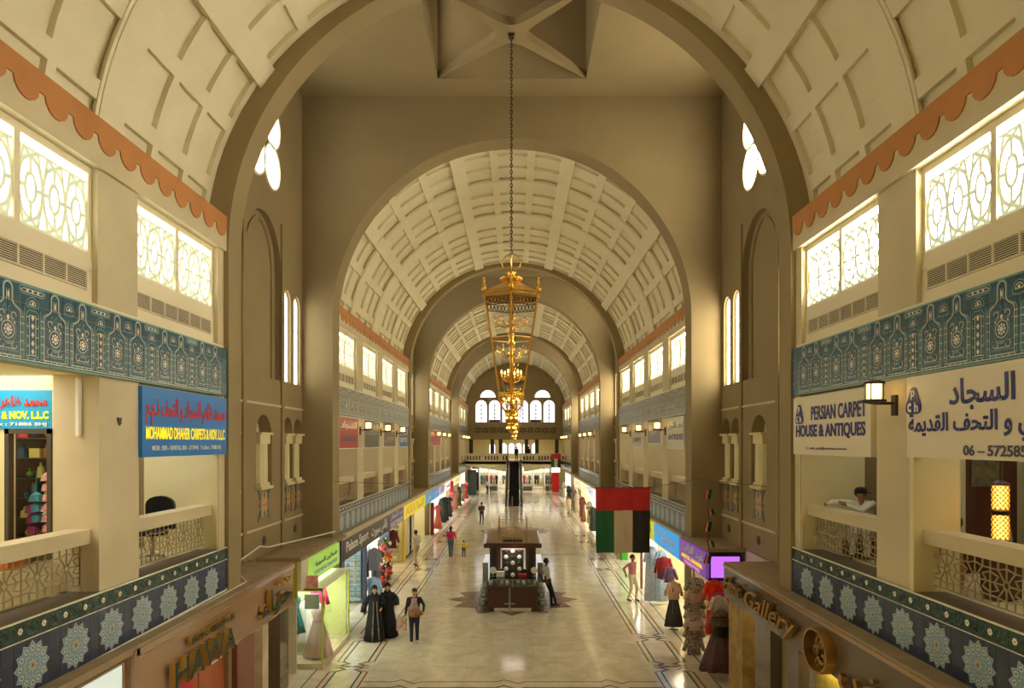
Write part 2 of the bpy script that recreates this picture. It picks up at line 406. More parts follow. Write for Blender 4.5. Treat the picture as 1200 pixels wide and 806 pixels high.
# crossings: flat ceiling with a square lantern opening, lantern shaft, crossed ribs
for (a, c) in XS:
    m = 18.05+(a-14.2); q = 2.2; b = MB()
    b.box(-WB-.3, -q, a, c, CEIL, CEIL+.25); b.box(q, WB+.3, a, c, CEIL, CEIL+.25); b.box(-q, q, a, m-q, CEIL, CEIL+.25); b.box(-q, q, m+q, c, CEIL, CEIL+.25)
    b.build('ceiling_slab', 'shaded_plaster', ceiling)
    b = MB(); t = .15; zt = CEIL+3.2
    for (x0, x1, y0, y1) in ((-q-t, -q, m-q-t, m+q+t), (q, q+t, m-q-t, m+q+t), (-q, q, m-q-t, m-q), (-q, q, m+q, m+q+t)): b.box(x0, x1, y0, y1, CEIL+.25, zt)
    b.box(-q-t, q+t, m-q-t, m+q+t, zt, zt+.1)
    b.build('lantern_shaft', 'shaded_plaster', ceiling)
    # ribs: square plate with four rounded openings
    b = MB(); hb = .11
    for sg in ((1, 0), (0, 1), (-1, 0), (0, -1)):
        # opening k is a rounded triangle; build the plate sector between its edge and the diagonals
        n = 18; inner = []; outer = []
        ux, uy = sg; vx, vy = -uy, ux
        for i in range(n+1):
            th = -45+90*i/n; tr = math.radians(th)
            d = Vector((math.cos(tr), math.sin(tr)))   # along direction th (relative to the sector axis)
            R = 9
            # distance along this ray where the opening begins: far from the diagonals by hb, rounded near the centre
            dd = math.sin(math.radians(45-abs(th)))
            r0 = .42 if dd > .98 else .42
            rr = max(.55, hb/max(dd, .02)) if abs(th) < 44.9 else q*1.4142
            rr = .40 + max(0, (hb/max(dd, .02)-.18))*.95 if abs(th) < 44.9 else q*1.4142
            lim = q/math.cos(tr); rr = min(rr, lim)
            inner.append((0, 0)); outer.append((d.x*rr, d.y*rr))
        vs = []
        for z in (CEIL, CEIL+.22):
            vs.append((0, m, z))
            for (px, py) in outer: vs.append((ux*px+vx*py, m+uy*px+vy*py, z))
        K = n+2; fs = []
        for i in range(1, n+1): fs += [(0, i+1, i), (K, K+i, K+i+1), (i, i+1, K+i+1, K+i)]
        b.add(vs, fs)
    b.build('crossed_rib', 'shaded_plaster', ceiling)
    bx_ = MB().cbox((0, m, CEIL-.03), (.16, .16, .1)).build('hook_plate', 'iron', ceiling)

# =============== side walls ===============
walls = {s: struct('wall_'+SN[s], 'long %s side wall of the hall with tiled galleries' % SN[s]) for s in (-1, 1)}
def win_y(k): return [(22.15+3.82*i+P*(k-1), 24.97+3.82*i+P*(k-1)) for i in range(4)]
wn = [0]
NTILE = {}
# shared meshes: tile motif, rosette, border flowers
AQ, LN, DK, GD = 0, 1, 2, 3
def motif_mesh(s):
    """one repeat (1.33 x 0.94) of the upper tile frieze, drawn as flat glazed relief; u runs along +y"""
    b = MB(); u, v, n = (0,1,0), (0,0,1), (-s,0,0); O = (0,0,0)
    R = lambda pts, wd, mi, closed=False, t=.004: b.ribbon(pts, wd, O, u, v, n, t, mi, closed)
    def dot(x, y, rx, ry, mi=LN, k=8, t=.006): b.add([Vector(O)+Vector(u)*(x+rx*math.cos(2*PI*i/k))+Vector(v)*(y+ry*math.sin(2*PI*i/k))+Vector(n)*t for i in range(k)], [tuple(range(k))], mi)
    def bottle(cx, f):
        hw = .235*f; nk = .075*f if f > .8 else .05
        l = [(cx-hw, .075), (cx-hw, .56)] + arc(cx-hw+.07, .56, .07, 180, 110, 3) + [(cx-nk-.03, .66), (cx-nk, .70), (cx-nk, .84)] + arc(cx, .84, nk, 180, 90, 4)
        return l + [(2*cx-x, y) for x, y in reversed(l)]
    for cx in (.52, 1.06):
        R(bottle(cx, 1.0), .018, AQ, True); R(bottle(cx, .84), .009, LN, True)
        dot(cx, .36, .10, .11, DK, 16, .003); R(arc(cx, .36, .10, 0, 360, 16), .009, LN); R(arc(cx, .36, .13, 0, 360, 12, .15), .008, AQ)
        for i in range(8): dot(cx+.052*math.cos(i*PI/4), .36+.052*math.sin(i*PI/4), .016, .016)
        dot(cx, .36, .03, .03, GD, 8, .008)
        for q in (-1, 1):
            R(arc(cx+q*.09, .53, .04, 0, 270, 7), .008, LN); R(arc(cx+q*.10, .19, .04, 0, -250, 7), .008, LN); R(arc(cx+q*.04, .60, .035, 90, 330, 6), .007, AQ)
            for h in (.16, .26, .36, .46, .54): R([(cx+q*.2, h), (cx+q*.25, h)], .008, LN)
            R([(cx+q*.02, .70), (cx+q*.02, .82)], .008, LN)
            dot(cx+q*.1, .45, .012, .018)
        R([(cx-.17, .125), (cx+.17, .125)], .01, AQ); R([(cx-.12, .15), (cx+.12, .15)], .008, LN)
        dot(cx, .21, .05, .02, AQ); dot(cx, .50, .02, .03); dot(cx, .76, .012, .04)
    cx = .125 - .0
    for off in (0,):
        R([(cx-.1, .075), (cx-.1, .60), (cx-.06, .64), (cx+.06, .64), (cx+.1, .60), (cx+.1, .075)], .013, AQ, True)
        R([(cx-.055, .11), (cx-.055, .58), (cx+.055, .58), (cx+.055, .11)], .009, LN, True)
        for i in range(5): b.add([(0, cx, .145+i*.095-.03) if 0 else tuple(Vector(u)*x+Vector(v)*y+Vector(n)*.006) for x, y in ((cx, .115+i*.1), (cx+.026, .155+i*.1), (cx, .195+i*.1), (cx-.026, .155+i*.1))], [(0,1,2,3)], LN)
        for i in range(5):
            for q in (-1, 1): R([(cx+q*.06, .1+i*.115), (cx+q*.1, .1+i*.115)], .008, LN)
        R([(cx-.1, .68)]+arc(cx, .70, .1, 180, 0, 8)+[(cx+.1, .68)], .012, AQ, True); R(arc(cx, .705, .055, 180, 0, 6), .009, LN, True); dot(cx, .725, .018, .018)
    cap = arc(cx-.17, .865, .045, 100, 260, 5)+arc(cx+.17, .865, .045, -80, 80, 5)
    R(cap, .013, AQ, True); R([(cx-.17, .845), (cx+.17, .845), (cx+.19, .865), (cx+.15, .885), (cx-.15, .885), (cx-.19, .865)], .008, LN, True)
    for i in (-1, 0, 1): dot(cx+i*.09, .865, .02, .014)
    cx = .79
    R([(cx-.1, .72)]+arc(cx, .76, .1, 180, 0, 8)+[(cx+.1, .72), (cx, .70)], .012, AQ, True); R(arc(cx, .765, .06, 180, 0, 6), .009, LN, True); dot(cx, .785, .02, .016)
    R([(.785-.012, .08), (.785-.012, .64)], .012, AQ); R([(.26, .07), (.26, .66)], .012, AQ); R([(1.32, .07), (1.32, .66)], .012, AQ)
    for y, mi, wd in ((.012, AQ, .024), (.928, AQ, .024), (.045, LN, .01)): R([(0, y), (1.33, y)], wd, mi)
    for i in range(13): R([(.05+i*.1, .045), (.05+i*.1, .068)], .01, LN)
    return b.mesh('tile_motif', ['tile_upper_light', 'tile_line', 'tile_upper', 'tile_line'])
def rosette_mesh(s):
    b = MB(); u, v, n = Vector((0,1,0)), Vector((0,0,1)), Vector((-s,0,0))
    def poly(pts, t, mi): 
        k = len(pts); b.add([n*t] + [u*x+v*y+n*t for x, y in pts], [(0, 1+i, 1+(i+1) % k) for i in range(k)], mi)
    def star(r0, r1, k, ph=0): return [((r0 if j % 2 == 0 else r1)*math.cos(PI*j/k+ph), (r0 if j % 2 == 0 else r1)*math.sin(PI*j/k+ph)) for j in range(2*k)]
    ph = PI/2
    poly(star(.300, .238, 12, ph), .003, 0); poly(star(.288, .228, 12, ph), .004, 1)
    for i in range(12):
        a = ph+2*PI*i/12; c = (.205*math.cos(a), .205*math.sin(a))
        pts = [(c[0]+.036*math.cos(t)*1, c[1]+.036*math.sin(t)) for t in [2*PI*j/8 for j in range(8)]]
        b.add([u*x+v*y+n*.005 for x, y in pts], [tuple(range(8))], 0)
        b.add([u*(c[0]+(x-c[0])*.45)+v*(c[1]+(y-c[1])*.45)+n*.006 for x, y in pts], [tuple(range(8))], 2)
    poly(star(.16, .12, 12, ph+PI/12), .0055, 0); poly(star(.148, .110, 12, ph+PI/12), .0065, 1); poly(star(.09, .045, 8, ph), .0075, 0); poly(star(.07, .03, 8, ph), .0085, 3)
    b.add([u*x+v*y+n*.0095 for x, y in arc(0, 0, .018, 0, 315, 7)], [tuple(range(8))], 2)
    return b.mesh('rosette', ['rosette_pale', 'rosette_teal', 'rosette_dark', 'rosette_gold'])
def flower_mesh(s):
    b = MB(); u, v, n = Vector((0,1,0)), Vector((0,0,1)), Vector((-s,0,0))
    for i in range(6):
        a = 2*PI*i/6; c = (.026*math.cos(a), .026*math.sin(a)); b.add([u*(c[0]+.018*math.cos(t))+v*(c[1]+.018*math.sin(t))+n*.004 for t in [2*PI*j/7 for j in range(7)]], [tuple(range(7))], 0)
    b.add([u*.014*math.cos(t)+v*.014*math.sin(t)+n*.006 for t in [2*PI*j/6 for j in range(6)]], [tuple(range(6))], 1)
    for q in (-1, 1):
        b.ribbon([(q*(.05+.3*t/8), .055*math.sin(t/8*2*PI)*q) for t in range(9)], .008, (0,0,0), u, v, n, .003, 2)
        b.ribbon([(q*.12+x, y) for x, y in arc(0, .03, .045, 0, 270, 7)], .007, (0,0,0), u, v, n, .003, 2)
        b.ribbon([(q*.22+x, y) for x, y in arc(0, -.03, .045, 180, 430, 7)], .007, (0,0,0), u, v, n, .003, 2)
    return b.mesh('border_flower', ['tile_line', 'rosette_gold', 'vine'])
def lattice_mesh(wd, ht, s):
    """pierced geometric screen: squares, octagon bars and diagonals"""
    b = MB(); u, v = (0,1,0), (0,0,1); c = .15; nx = max(1, round(wd/c)); c = wd/nx; nz = 4; cz = ht/nz; r = .011
    def L(p, q): b.bar((0, p[0]-wd/2, p[1]), (0, q[0]-wd/2, q[1]), r, 4, cap=False)
    L((0, 0), (wd, 0)); L((0, ht), (wd, ht)); L((0, 0), (0, ht)); L((wd, 0), (wd, ht))
    for i in range(0, nx, 4):
        x = i*c; m = x+2*c; e = 4*c if i+4 <= nx else (nx-i)*c
        if i+4 > nx:
            for k in range(1, nx-i): L((x+k*c, 0), (x+k*c, ht))
            continue
        q = c*.42
        for k in (1, 3): L((x+k*c, 0), (x+k*c, cz*.8)); L((x+k*c, ht), (x+k*c, ht-cz*.8))
        L((m, 0), (m, ht/2-q)); L((m, ht), (m, ht/2+q)); L((x, ht/2), (m-q, ht/2)); L((m+q, ht/2), (x+4*c, ht/2))
        for sx in (-1, 1):
            for sz in (-1, 1):
                L((m, ht/2+sz*q), (m+sx*q, ht/2)); L((m+sx*q*.5, ht/2+sz*q*.5), (m+sx*c, ht/2+sz*cz*1.2)); L((m+sx*c, ht/2+sz*cz*1.2), (m+sx*2*c, ht/2+sz*cz*1.2))
                L((m+sx*c, ht/2+sz*cz*1.2), (m, ht/2+sz*cz*1.45)); L((m+sx*c*1.5, ht/2), (m+sx*c, ht/2+sz*cz*.6)); L((m+sx*c, ht/2+sz*cz*.6), (m+sx*2*c, ht/2+sz*cz*.9))
        L((x+4*c, 0), (x+4*c, ht)); 
    return b.mesh('lattice_screen', 'lattice')
MOT = {s: motif_mesh(s) for s in (-1, 1)}; ROS = {s: rosette_mesh(s) for s in (-1, 1)}; FLW = {s: flower_mesh(s) for s in (-1, 1)}
LAT = {s: lattice_mesh(2.95, .56, s) for s in (-1, 1)}
def tile(w_, h_, s): 
    b = MB(); g = .004; b.box(0, -s*.012, -w_/2+g, w_/2-g, -h_/2+g, h_/2-g); return b.mesh('tile', ['tile_upper'])
TU = {s: tile(.235, .235, s) for s in (-1, 1)}
def tile2(w_, h_, s, mt):
    b = MB(); g = .003; b.box(0, -s*.012, -w_/2+g, w_/2-g, -h_/2+g, h_/2-g); return b.mesh('tile', [mt])
TF = {s: tile2(.19925, .236, s, 'tile_field') for s in (-1, 1)}; TB = {s: tile2(.39850, .23, s, 'tile_border') for s in (-1, 1)}
wave = {}
def scallop(s, ya, yb):     # terracotta band with rounded drops
    b = MB(); p = .529; r = .2; zt, zv, zb = 10.5, 10.24, 10.05; pts = []
    y = yb; n = int((yb-ya)/p)
    pts = [(ya, zt), (ya, zv)]
    y0 = yb-n*p
    for i in range(n):
        c = y0+p*(i+.5)
        pts += [(y0+p*i+.02, zv)] + [(c+.21*math.cos(math.radians(a)), zb+.19+.19*math.sin(math.radians(a))*1.0) for a in (180, 205, 230, 250, 270, 290, 310, 335, 360)] + [(y0+p*(i+1)-.02, zv)]
    pts += [(yb, zv), (yb, zt)]
    # strips: quads from each point up to zt
    u = s*(W-.08); vs = []; fs = []
    pts = [q for q in pts if q[1] < zt]
    for (yy, zz) in pts: vs += [(u, yy, zz), (u, yy, zt), (u+s*.02, yy, zz)]
    for i in range(len(pts)-1):
        a = i*3; fs += [(a, a+3, a+4, a+1), (a, a+2, a+5, a+3)]
    return b.add(vs, fs)
VENT = {}
for s in (-1, 1):
    b = MB(); b.box(-.0, s*.06, -.235, .235, 0, .27)
    f = MB()
    for j in range(9): f.box(s*.0, s*.012, -.22, .22, .022+j*.027, .031+j*.027)
    f.box(s*.014, s*.06, -.235, .235, 0, .27, 1)
    for y in (-.235, .220): f.box(-s*.008, s*.03, y, y+.015, 0, .27)
    for z in (0, .255): f.box(-s*.006, s*.03, -.22, .22, z, z+.015)
    VENT[s] = f.mesh('vent_grille', ['white_frame', 'vent_dark'])
def tracery(wd, ht, s):
    b = MB(); r = .034; nx = 3; c = wd/nx; X = 0
    def ring(cy, cz, ry, rz, n=14):
        p = [(0, cy+ry*math.cos(2*PI*i/n), cz+rz*math.sin(2*PI*i/n)) for i in range(n+1)]; b.tube(p, r, 4)
    for i in range(nx):
        cy = -wd/2+c*(i+.5)
        ring(cy, ht*.46, c*.22, ht*.17); ring(cy, ht*.46, c*.5, ht*.36)
        for q in (-1, 1):
            b.tube([(0, cy+q*c*.22, ht*.46), (0, cy+q*c*.5, ht*.46)], r, 4); b.tube([(0, cy, ht*.46+q*ht*.17), (0, cy+.001, ht*.46+q*ht*.36)], r, 4)
            b.tube([(0, cy+q*c*.5, ht*.46), (0, cy+q*c*.3, ht*.9), (0, cy, ht*.82)], r, 4); b.tube([(0, cy+q*c*.5, ht*.46), (0, cy+q*c*.3, ht*.03), (0, cy, ht*.1)], r, 4)
    b.bar((0, -wd/2, ht*.9), (0, wd/2, ht*.9), r*.7, 4); b.bar((0, -wd/2, ht*.02), (0, wd/2, ht*.02), r, 4)
    return b.mesh('tracery', 'tracery')
TRC = {s: tracery(1.34, 1.08, s) for s in (-1, 1)}
for s in (-1, 1):
    wl = walls[s]; pane = 'pane_left' if s < 0 else 'pane_right'; pane0 = pane
    X = lambda x: s*x
    for k in halls():
        pane = 'pane_right_near' if s > 0 and k == 0 else pane0
        ya, yb = hall_y(k); wy = [q for q in win_y(k) if q[0] < 81.5 or k < 3]
        if k == 3: wy = [q for q in wy if q[1] <= 82.2]
        # gallery slab, ceiling, ledge, tile bands (backing), cornice
        MB().box(X(W-.03), X(8.4), ya, yb, 2.98, 3.9).build('gallery_slab', 'plaster', wl)
        MB().box(X(W-.04), X(8.4), ya, yb, 6.95, 7.12).build('gallery_ceiling', 'cream', wl)
        MB().box(X(W-.045), X(W+.4), ya, yb, 3.9, 3.93).build('tile_ledge', 'grey_ledge', wl)
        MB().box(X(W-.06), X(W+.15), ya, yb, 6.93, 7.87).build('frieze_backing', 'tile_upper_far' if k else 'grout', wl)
        MB().box(X(W-.06), X(W+.0), ya, yb, 2.98, 3.925).build('band_backing', 'tile_field_far' if k else 'grout', wl)
        MB().box(X(W-.005), X(W+.6), ya, yb, 7.87, 7.93).build('sill_ledge', 'white_frame', wl)
        MB().box(X(W-.06), X(6.3), ya, yb, 9.82, 10.5).build('lintel_wall', 'plaster', wl)
        scallop(s, max(ya, 1), yb-.02).build('scalloped_trim', 'terracotta', wl)
        MB().box(X(8.4), X(8.5), ya, yb, 3.0, 7.0).build('gallery_back_wall', 'cream', wl)
        MB().box(X(6.3), X(6.4), ya, yb, 7.0, 10.5).build('outer_wall', 'plaster', wl)
        # piers between windows
        edges = [ya]
        for (a, c) in wy: edges += [a, c]
        edges.append(yb)
        for i in range(0, len(edges), 2):
            a, c = edges[i], edges[i+1]
            if c-a < .1: continue
            if c < 4: pass
            MB().box(X(W), X(6.3), a, c, 7.87, 9.84).build('window_pier', 'plaster', wl)
            MB().box(X(W-.02), X(W+.62), a, c, 3.93, 6.95).build('gallery_pier', 'plaster', wl)
        for i, (a, c) in enumerate(wy):
            L = c-a
            # balustrade
            MB().box(X(W+.1), X(W+.42), a, c, 4.6, 4.8).build('rail_beam', 'plaster', wl)
            inst(LAT[s], 'lattice_screen', wl, (X(W+.25), (a+c)/2, 4.02), scale=(1, L/2.95, 1))
            # window with frame, two panes, tracery, vents
            if c < 3: continue
            wn[0] += 1; wo = struct('window_%d' % wn[0], 'daylit clerestory window with pale tracery on the %s wall' % SN[s], (X(W), (a+c)/2, 8.6))
            f = MB(); x0, x1 = X(W+.09), X(W+.145); m = (a+c)/2
            f.box(x0, x1, a, c, 9.72, 9.82); f.box(x0, x1, a, c, 8.52, 8.63); f.box(x0, x1, a, a+.07, 8.63, 9.72); f.box(x0, x1, c-.07, c, 8.63, 9.72); f.box(x0, x1, m-.05, m+.05, 8.63, 9.72)
            f.build('window_frame', 'white_frame', wo)
            MB().box(X(W+.08), X(W+.2), a, c, 7.9, 8.1).box(X(W+.08), X(W+.2), a, c, 8.38, 8.53).box(X(W+.08), X(W+.2), a, a+.1, 8.1, 8.4).box(X(W+.08), X(W+.2), c-.1, c, 8.1, 8.4).build('sill_panel', 'white_frame', wo)
            for (p0, p1) in ((a+.07, m-.045), (m+.045, c-.07)):
                MB().box(X(W+.15), X(W+.16), p0, p1, 8.63, 9.72).build('pane', pane, wo)
                inst(TRC[s], 'tracery', wo, (X(W+.14), (p0+p1)/2, 8.63), scale=(1, (p1-p0)/1.34, 1))
            nv = 6; st = (L-.2)/nv
            for j in range(nv): inst(VENT[s], 'vent_grille', wo, (X(W+.085), a+.1+st*(j+.5), 8.11), scale=(1, st/.47, 1))
        # frieze motifs, rosettes
        y = 8.12-.125-1.33*1 if k == 0 else ya+.02
        while y+1.2 < yb+.1:
            if y > 6: inst(MOT[s], 'tile_motif', wl, (X(W-.0735 if k == 0 else W-.062), y, 6.93))
            y += 1.33
        r0 = 12.9-.797*7 if k == 0 else ya+.45
        i = 0
        while r0+.797*i < yb-.2:
            yy = r0+.797*i
            if yy > 6.5:
                inst(ROS[s], 'rosette', wl, (X(W-.0735 if k == 0 else W-.062), yy, 3.36))
                if k < 2:
                    for q in (-.2, .2): inst(FLW[s], 'border_flower', wl, (X(W-.0735 if k == 0 else W-.062), yy+q, 3.81))
            i += 1
        for z, h_ in ((3.925, .02), (3.69, .012)): MB().box(X(W-.075), X(W-.05), ya, yb, z-h_/2, z+h_/2).build('tile_fillet', 'tile_line', wl)
        if k == 0:
            y = 13.6-.118
            while y > 6.9:
                for r in range(4): inst(TU[s], 'tile', wl, (X(W-.06), y, 7.05+.235*r))
                y -= .235
            y = 13.6-.1
            j = 0
            while y > 6.9:
                for r in range(3): inst(TF[s], 'tile', wl, (X(W-.06), y, 3.102+.236*r))
                if j % 2 == 0: inst(TB[s], 'tile', wl, (X(W-.06), y-.1, 3.81))
                y -= .19925; j += 1
        else:
            MB().box(X(W-.063), X(W-.05), ya, yb, 3.7, 3.92).build('border_tile_strip', 'tile_border', wl)
    # ---- crossing side walls ----
    pane = pane0
    for k, (a, c) in enumerate(XS):
        m = 18.05+(a-14.2); dy = a-14.2; T = .35
        # wall built of boxes and prisms around the openings, in the (y, z) plane
        n_ = (s, 0, 0); x0 = X(WB)
        b = MB()
        holes = []
        # vertical strips: niche columns
        def wallbox(y0, y1, z0, z1, d0=0, d1=T): b.box(X(WB+d0), X(WB+d1), y0, y1, z0, z1)
        wallbox(a-.1, c+.1, 3.0, 4.78)            # below niches
        wallbox(a-.1, c+.1, 6.81, 7.76)           # between niches and lancets
        # niche zone 4.78-6.81: centre niche 17.45-18.65, pairs at 19.55-20.4 / 20.55-21.2 and mirrored
        nich = [(dy+14.6, dy+15.4), (dy+15.6, dy+16.4), (dy+17.5, dy+18.65), (dy+19.6, dy+20.38), (dy+20.5, dy+21.28)]
        e = [a-.1]
        for q in nich: e += q
        e.append(c+.1)
        for i in range(0, len(e), 2): wallbox(e[i], e[i+1], 4.78, 6.81)
        for (p, q) in nich:
            cy = (p+q)/2; r = (q-p)/2; n = 10
            pts = arc(cy, 6.75-r, r, 180, 0, n)
            for i in range(n):
                b.add([(x0, pts[i][0], pts[i][1]), (x0, pts[i+1][0], pts[i+1][1]), (x0, pts[i+1][0], 6.82), (x0, pts[i][0], 6.82),
                       (x0+s*T, pts[i][0], pts[i][1]), (x0+s*T, pts[i+1][0], pts[i+1][1])], [(0,1,2,3), (0,1,5,4)])
        # lancet zone 7.76 - 10.5 : pairs
        lan = [(dy+14.95, dy+15.6), (dy+15.85, dy+16.5), (dy+19.6, dy+20.22), (dy+20.5, dy+21.1)]
        # blind arch between 16.8-19.4, from 6.9 up to 12.1
        ba0, ba1 = dy+16.85, dy+19.35
        e = [a-.1, lan[0][0], lan[0][1], lan[1][0], lan[1][1], ba0, ba1, lan[2][0], lan[2][1], lan[3][0], lan[3][1], c+.1]
        for i in range(0, len(e), 2): wallbox(e[i], e[i+1], 7.76, 10.5)
        for (p, q) in lan:
            cy = (p+q)/2; r = (q-p)/2; n = 10; pts = arc(cy, 10.45-r, r, 180, 0, n)
            for i in range(n): b.add([(x0, pts[i][0], pts[i][1]), (x0, pts[i+1][0], pts[i+1][1]), (x0, pts[i+1][0], 10.5), (x0, pts[i][0], 10.5), (x0+s*T, pts[i][0], pts[i][1]), (x0+s*T, pts[i+1][0], pts[i+1][1])], [(0,1,2,3), (0,1,5,4)])
        for (e0, e1) in ((a-.1, ba0), (ba1, c+.1)): wallbox(e0, e1, 10.5, 12.3)
        cy = (ba0+ba1)/2; r = (ba1-ba0)/2; n = 20; pts = arc(cy, 12.15-r, r, 180, 0, n)
        for i in range(n): b.add([(x0, pts[i][0], pts[i][1]), (x0, pts[i+1][0], pts[i+1][1]), (x0, pts[i+1][0], 12.3), (x0, pts[i][0], 12.3), (x0+s*.2, pts[i][0], pts[i][1]), (x0+s*.2, pts[i+1][0], pts[i+1][1])], [(0,1,2,3), (0,1,5,4)])
        # inside the blind arch: recessed field with a second, narrower pointed arch
        b.box(X(WB+.16), X(WB+T), ba0, ba1, 7.0, 12.3)
        r2 = r-.32; base = 12.15-r-.1
        pts = [(cy-r2, 7.2), (cy-r2, base)]+arc(cy-r2+r2*1.35, base, r2*1.35, 180, 118, 6)+[(cy, base+r2*1.28)]
        pts = pts+[(2*cy-y_, z_) for y_, z_ in reversed(pts[:-1])]
        for i in range(len(pts)-1):
            b.bar((X(WB+.16), pts[i][0], pts[i][1]), (X(WB+.16), pts[i+1][0], pts[i+1][1]), .06, 4)
        wallbox(a-.1, c+.1, 12.3, CEIL)  # replaced below by ring cut
        b.build('crossing_wall', 'shaded_plaster', wl)
        b = MB(); b.box(X(WB+T-.02), X(WB+T+.1), a, c, 4.7, 6.9).build('niche_back', 'plaster', wl)
        MB().box(X(WB), X(WB+T), a-.1, c+.1, 0, 3.02).build('crossing_base_wall', 'plaster', wl)
        for zz in (7.0, 3.75):
            MB().box(X(WB-.03), X(WB+.02), a, c, zz, zz+.06).build('string_course', 'plaster', wl)
        for yy in (dy+16.7, dy+19.45): MB().box(X(WB-.05), X(WB+.02), yy-.1, yy+.1, 3, 12.2).build('pilaster_strip', 'shaded_plaster', wl)
        # columns in niches
        for (p, q) in nich:
            cy = (p+q)/2; r = .25 if q-p < 1 else .34
            cb = MB(); cb.box(X(WB-.1), X(WB+.25), cy-r-.09, cy+r+.09, 6.22, 6.28); cb.box(X(WB-.04), X(WB+.22), cy-r-.02, cy+r+.02, 5.98, 6.22)
            cb.lathe((X(WB+.1), cy, 4.9), [(r*.85, 0), (r*.82, 1.08)], 12, sx=.6)
            cb.box(X(WB-.1), X(WB+.25), cy-r-.09, cy+r+.09, 4.78, 4.86); cb.box(X(WB-.04), X(WB+.22), cy-r, cy+r, 4.86, 4.95)
            cb.build('niche_column', 'cream', wl)
            # tile ornament below
            if q-p > .1:
                u = r*1.05; ob = MB(); o0 = (X(WB-.0), cy, 4.05); uu, vv, nn = (0,1,0), (0,0,1), (-s,0,0)
                ob.prism([(-u*.55, -.0), (u*.55, 0), (u*.7, .32), (u*.55, .64), (-u*.55, .64), (-u*.7, .32)], o0, uu, vv, nn, .012, 1)
                for q1 in (-1, 1):
                    for q2 in (0, 1):
                        z0 = 0 if q2 == 0 else .64; dz = 1 if q2 == 0 else -1
                        ob.prism([(q1*u*.5, z0), (q1*u*1.25, z0-dz*.09), (q1*u*.8, z0+dz*.2)], o0, uu, vv, nn, .016, 0)
                    ob.prism([(q1*u*.7, .24), (q1*u*1.05, .32), (q1*u*.7, .40)], o0, uu, vv, nn, .016, 0)
                ob.prism([(-.05, .06), (0, 0), (.05, .06), (0, .16)], o0, uu, vv, nn, .02, 0); ob.prism([(-.05, .58), (0, .48), (.05, .58), (0, .64)], o0, uu, vv, nn, .02, 0); ob.prism([(-u*.7, .3), (u*.7, .3), (u*.7, .34), (-u*.7, .34)], o0, uu, vv, nn, .02, 2)
                ob.build('tile_ornament', ['rosette_dark', 'rosette_gold', 'terracotta'], wl)
        for cy in (dy+18.08, dy+20.6, dy+15.5):
            MB().lathe((0, 0, 0), [(.11, 0), (.11, .02)], 16).v
            bb = MB(); bb.prism([(.12*math.cos(2*PI*i/16), .12*math.sin(2*PI*i/16)) for i in range(16)], (X(WB), cy, 3.42), (0,1,0), (0,0,1), (-s,0,0), .015); bb.build('round_vent', 'vent_dark', wl)
        # lancet panes and petal window
        for j, (p, q) in enumerate(lan):
            wn[0] += 1; wo = struct('window_%d' % wn[0], 'tall narrow round-headed window in the %s crossing wall' % SN[s], (X(WB), (p+q)/2, 7.8))
            MB().box(X(WB+.14), X(WB+.15), p-.02, q+.02, 7.74, 10.5).build('pane', pane, wo)
            cy = (p+q)/2; r = (q-p)/2-.03; f = MB(); pth = [(X(WB+.1), y_, z_) for y_, z_ in [(cy-r, 7.78), (cy-r, 10.42-r)]+arc(cy, 10.42-r, r, 180, 0, 8)+[(cy+r, 7.78), (cy-r, 7.78)]]
            f.tube(pth, .03, 4)
            for z_ in (8.3, 8.85, 9.4, 9.9): f.bar((X(WB+.11), p, z_), (X(WB+.11), q, z_), .012, 4)
            f.bar((X(WB+.11), cy, 7.8), (X(WB+.11), cy, 10.4), .014, 4)
            f.build('window_frame', 'white_frame', wo)
        wn[0] += 1; wo = struct('window_%d' % wn[0], 'four-petal round window high in the %s crossing wall' % SN[s], (X(WB), m, 14.08))
        for (sy_, sz_) in ((1, 1), (1, -1), (-1, 1), (-1, -1)):
            cy, cz = m+sy_*.56, 14.08+sz_*.56
            pts = [(cy+.60*math.cos(2*PI*i/20), cz+.60*math.sin(2*PI*i/20)) for i in range(20)]
            # teardrop: stretch towards the centre
            pb = MB(); pb.add([(X(WB-.015), y_, z_) for y_, z_ in pts], [tuple(range(20))]); pb.build('pane', pane, wo)
            fb = MB(); fb.tube([(X(WB-.02), y_, z_) for y_, z_ in pts+[pts[0]]], .035, 5); fb.build('window_frame', 'white_frame', wo)
# =============== end wall with mezzanine ===============
wb = struct('wall_back', 'far end wall with arched windows above the mezzanine')
b = MB(); yE = YE
gaps = [(-4.75, -3.4), (-3.15, -1.8), (-1.55, -.3), (.3, 1.55), (1.8, 3.15), (3.4, 4.75)]
b.box(-9, 9, yE, yE+.4, 6.4, 8.5)
e = [-9]
for g in gaps: e += g
e.append(9)
for i in range(0, len(e), 2): b.box(e[i], e[i+1], yE, yE+.4, 8.5, 11.2)
for (p, q) in gaps:
    cx = (p+q)/2; r = (q-p)/2; n = 10; pts = arc(cx, 11.15-r, r, 180, 0, n)
    for i in range(n): b.add([(pts[i][0], yE, pts[i][1]), (pts[i+1][0], yE, pts[i+1][1]), (pts[i+1][0], yE, 11.2), (pts[i][0], yE, 11.2), (pts[i][0], yE+.4, pts[i][1]), (pts[i+1][0], yE+.4, pts[i+1][1])], [(0,1,2,3), (0,1,5,4)])
b.box(-9, 9, yE, yE+.4, 11.2, CEIL)
b.box(-9, 9, yE-.06, yE, 6.4, 6.7)
b.build('end_wall', 'shaded_plaster', wb)
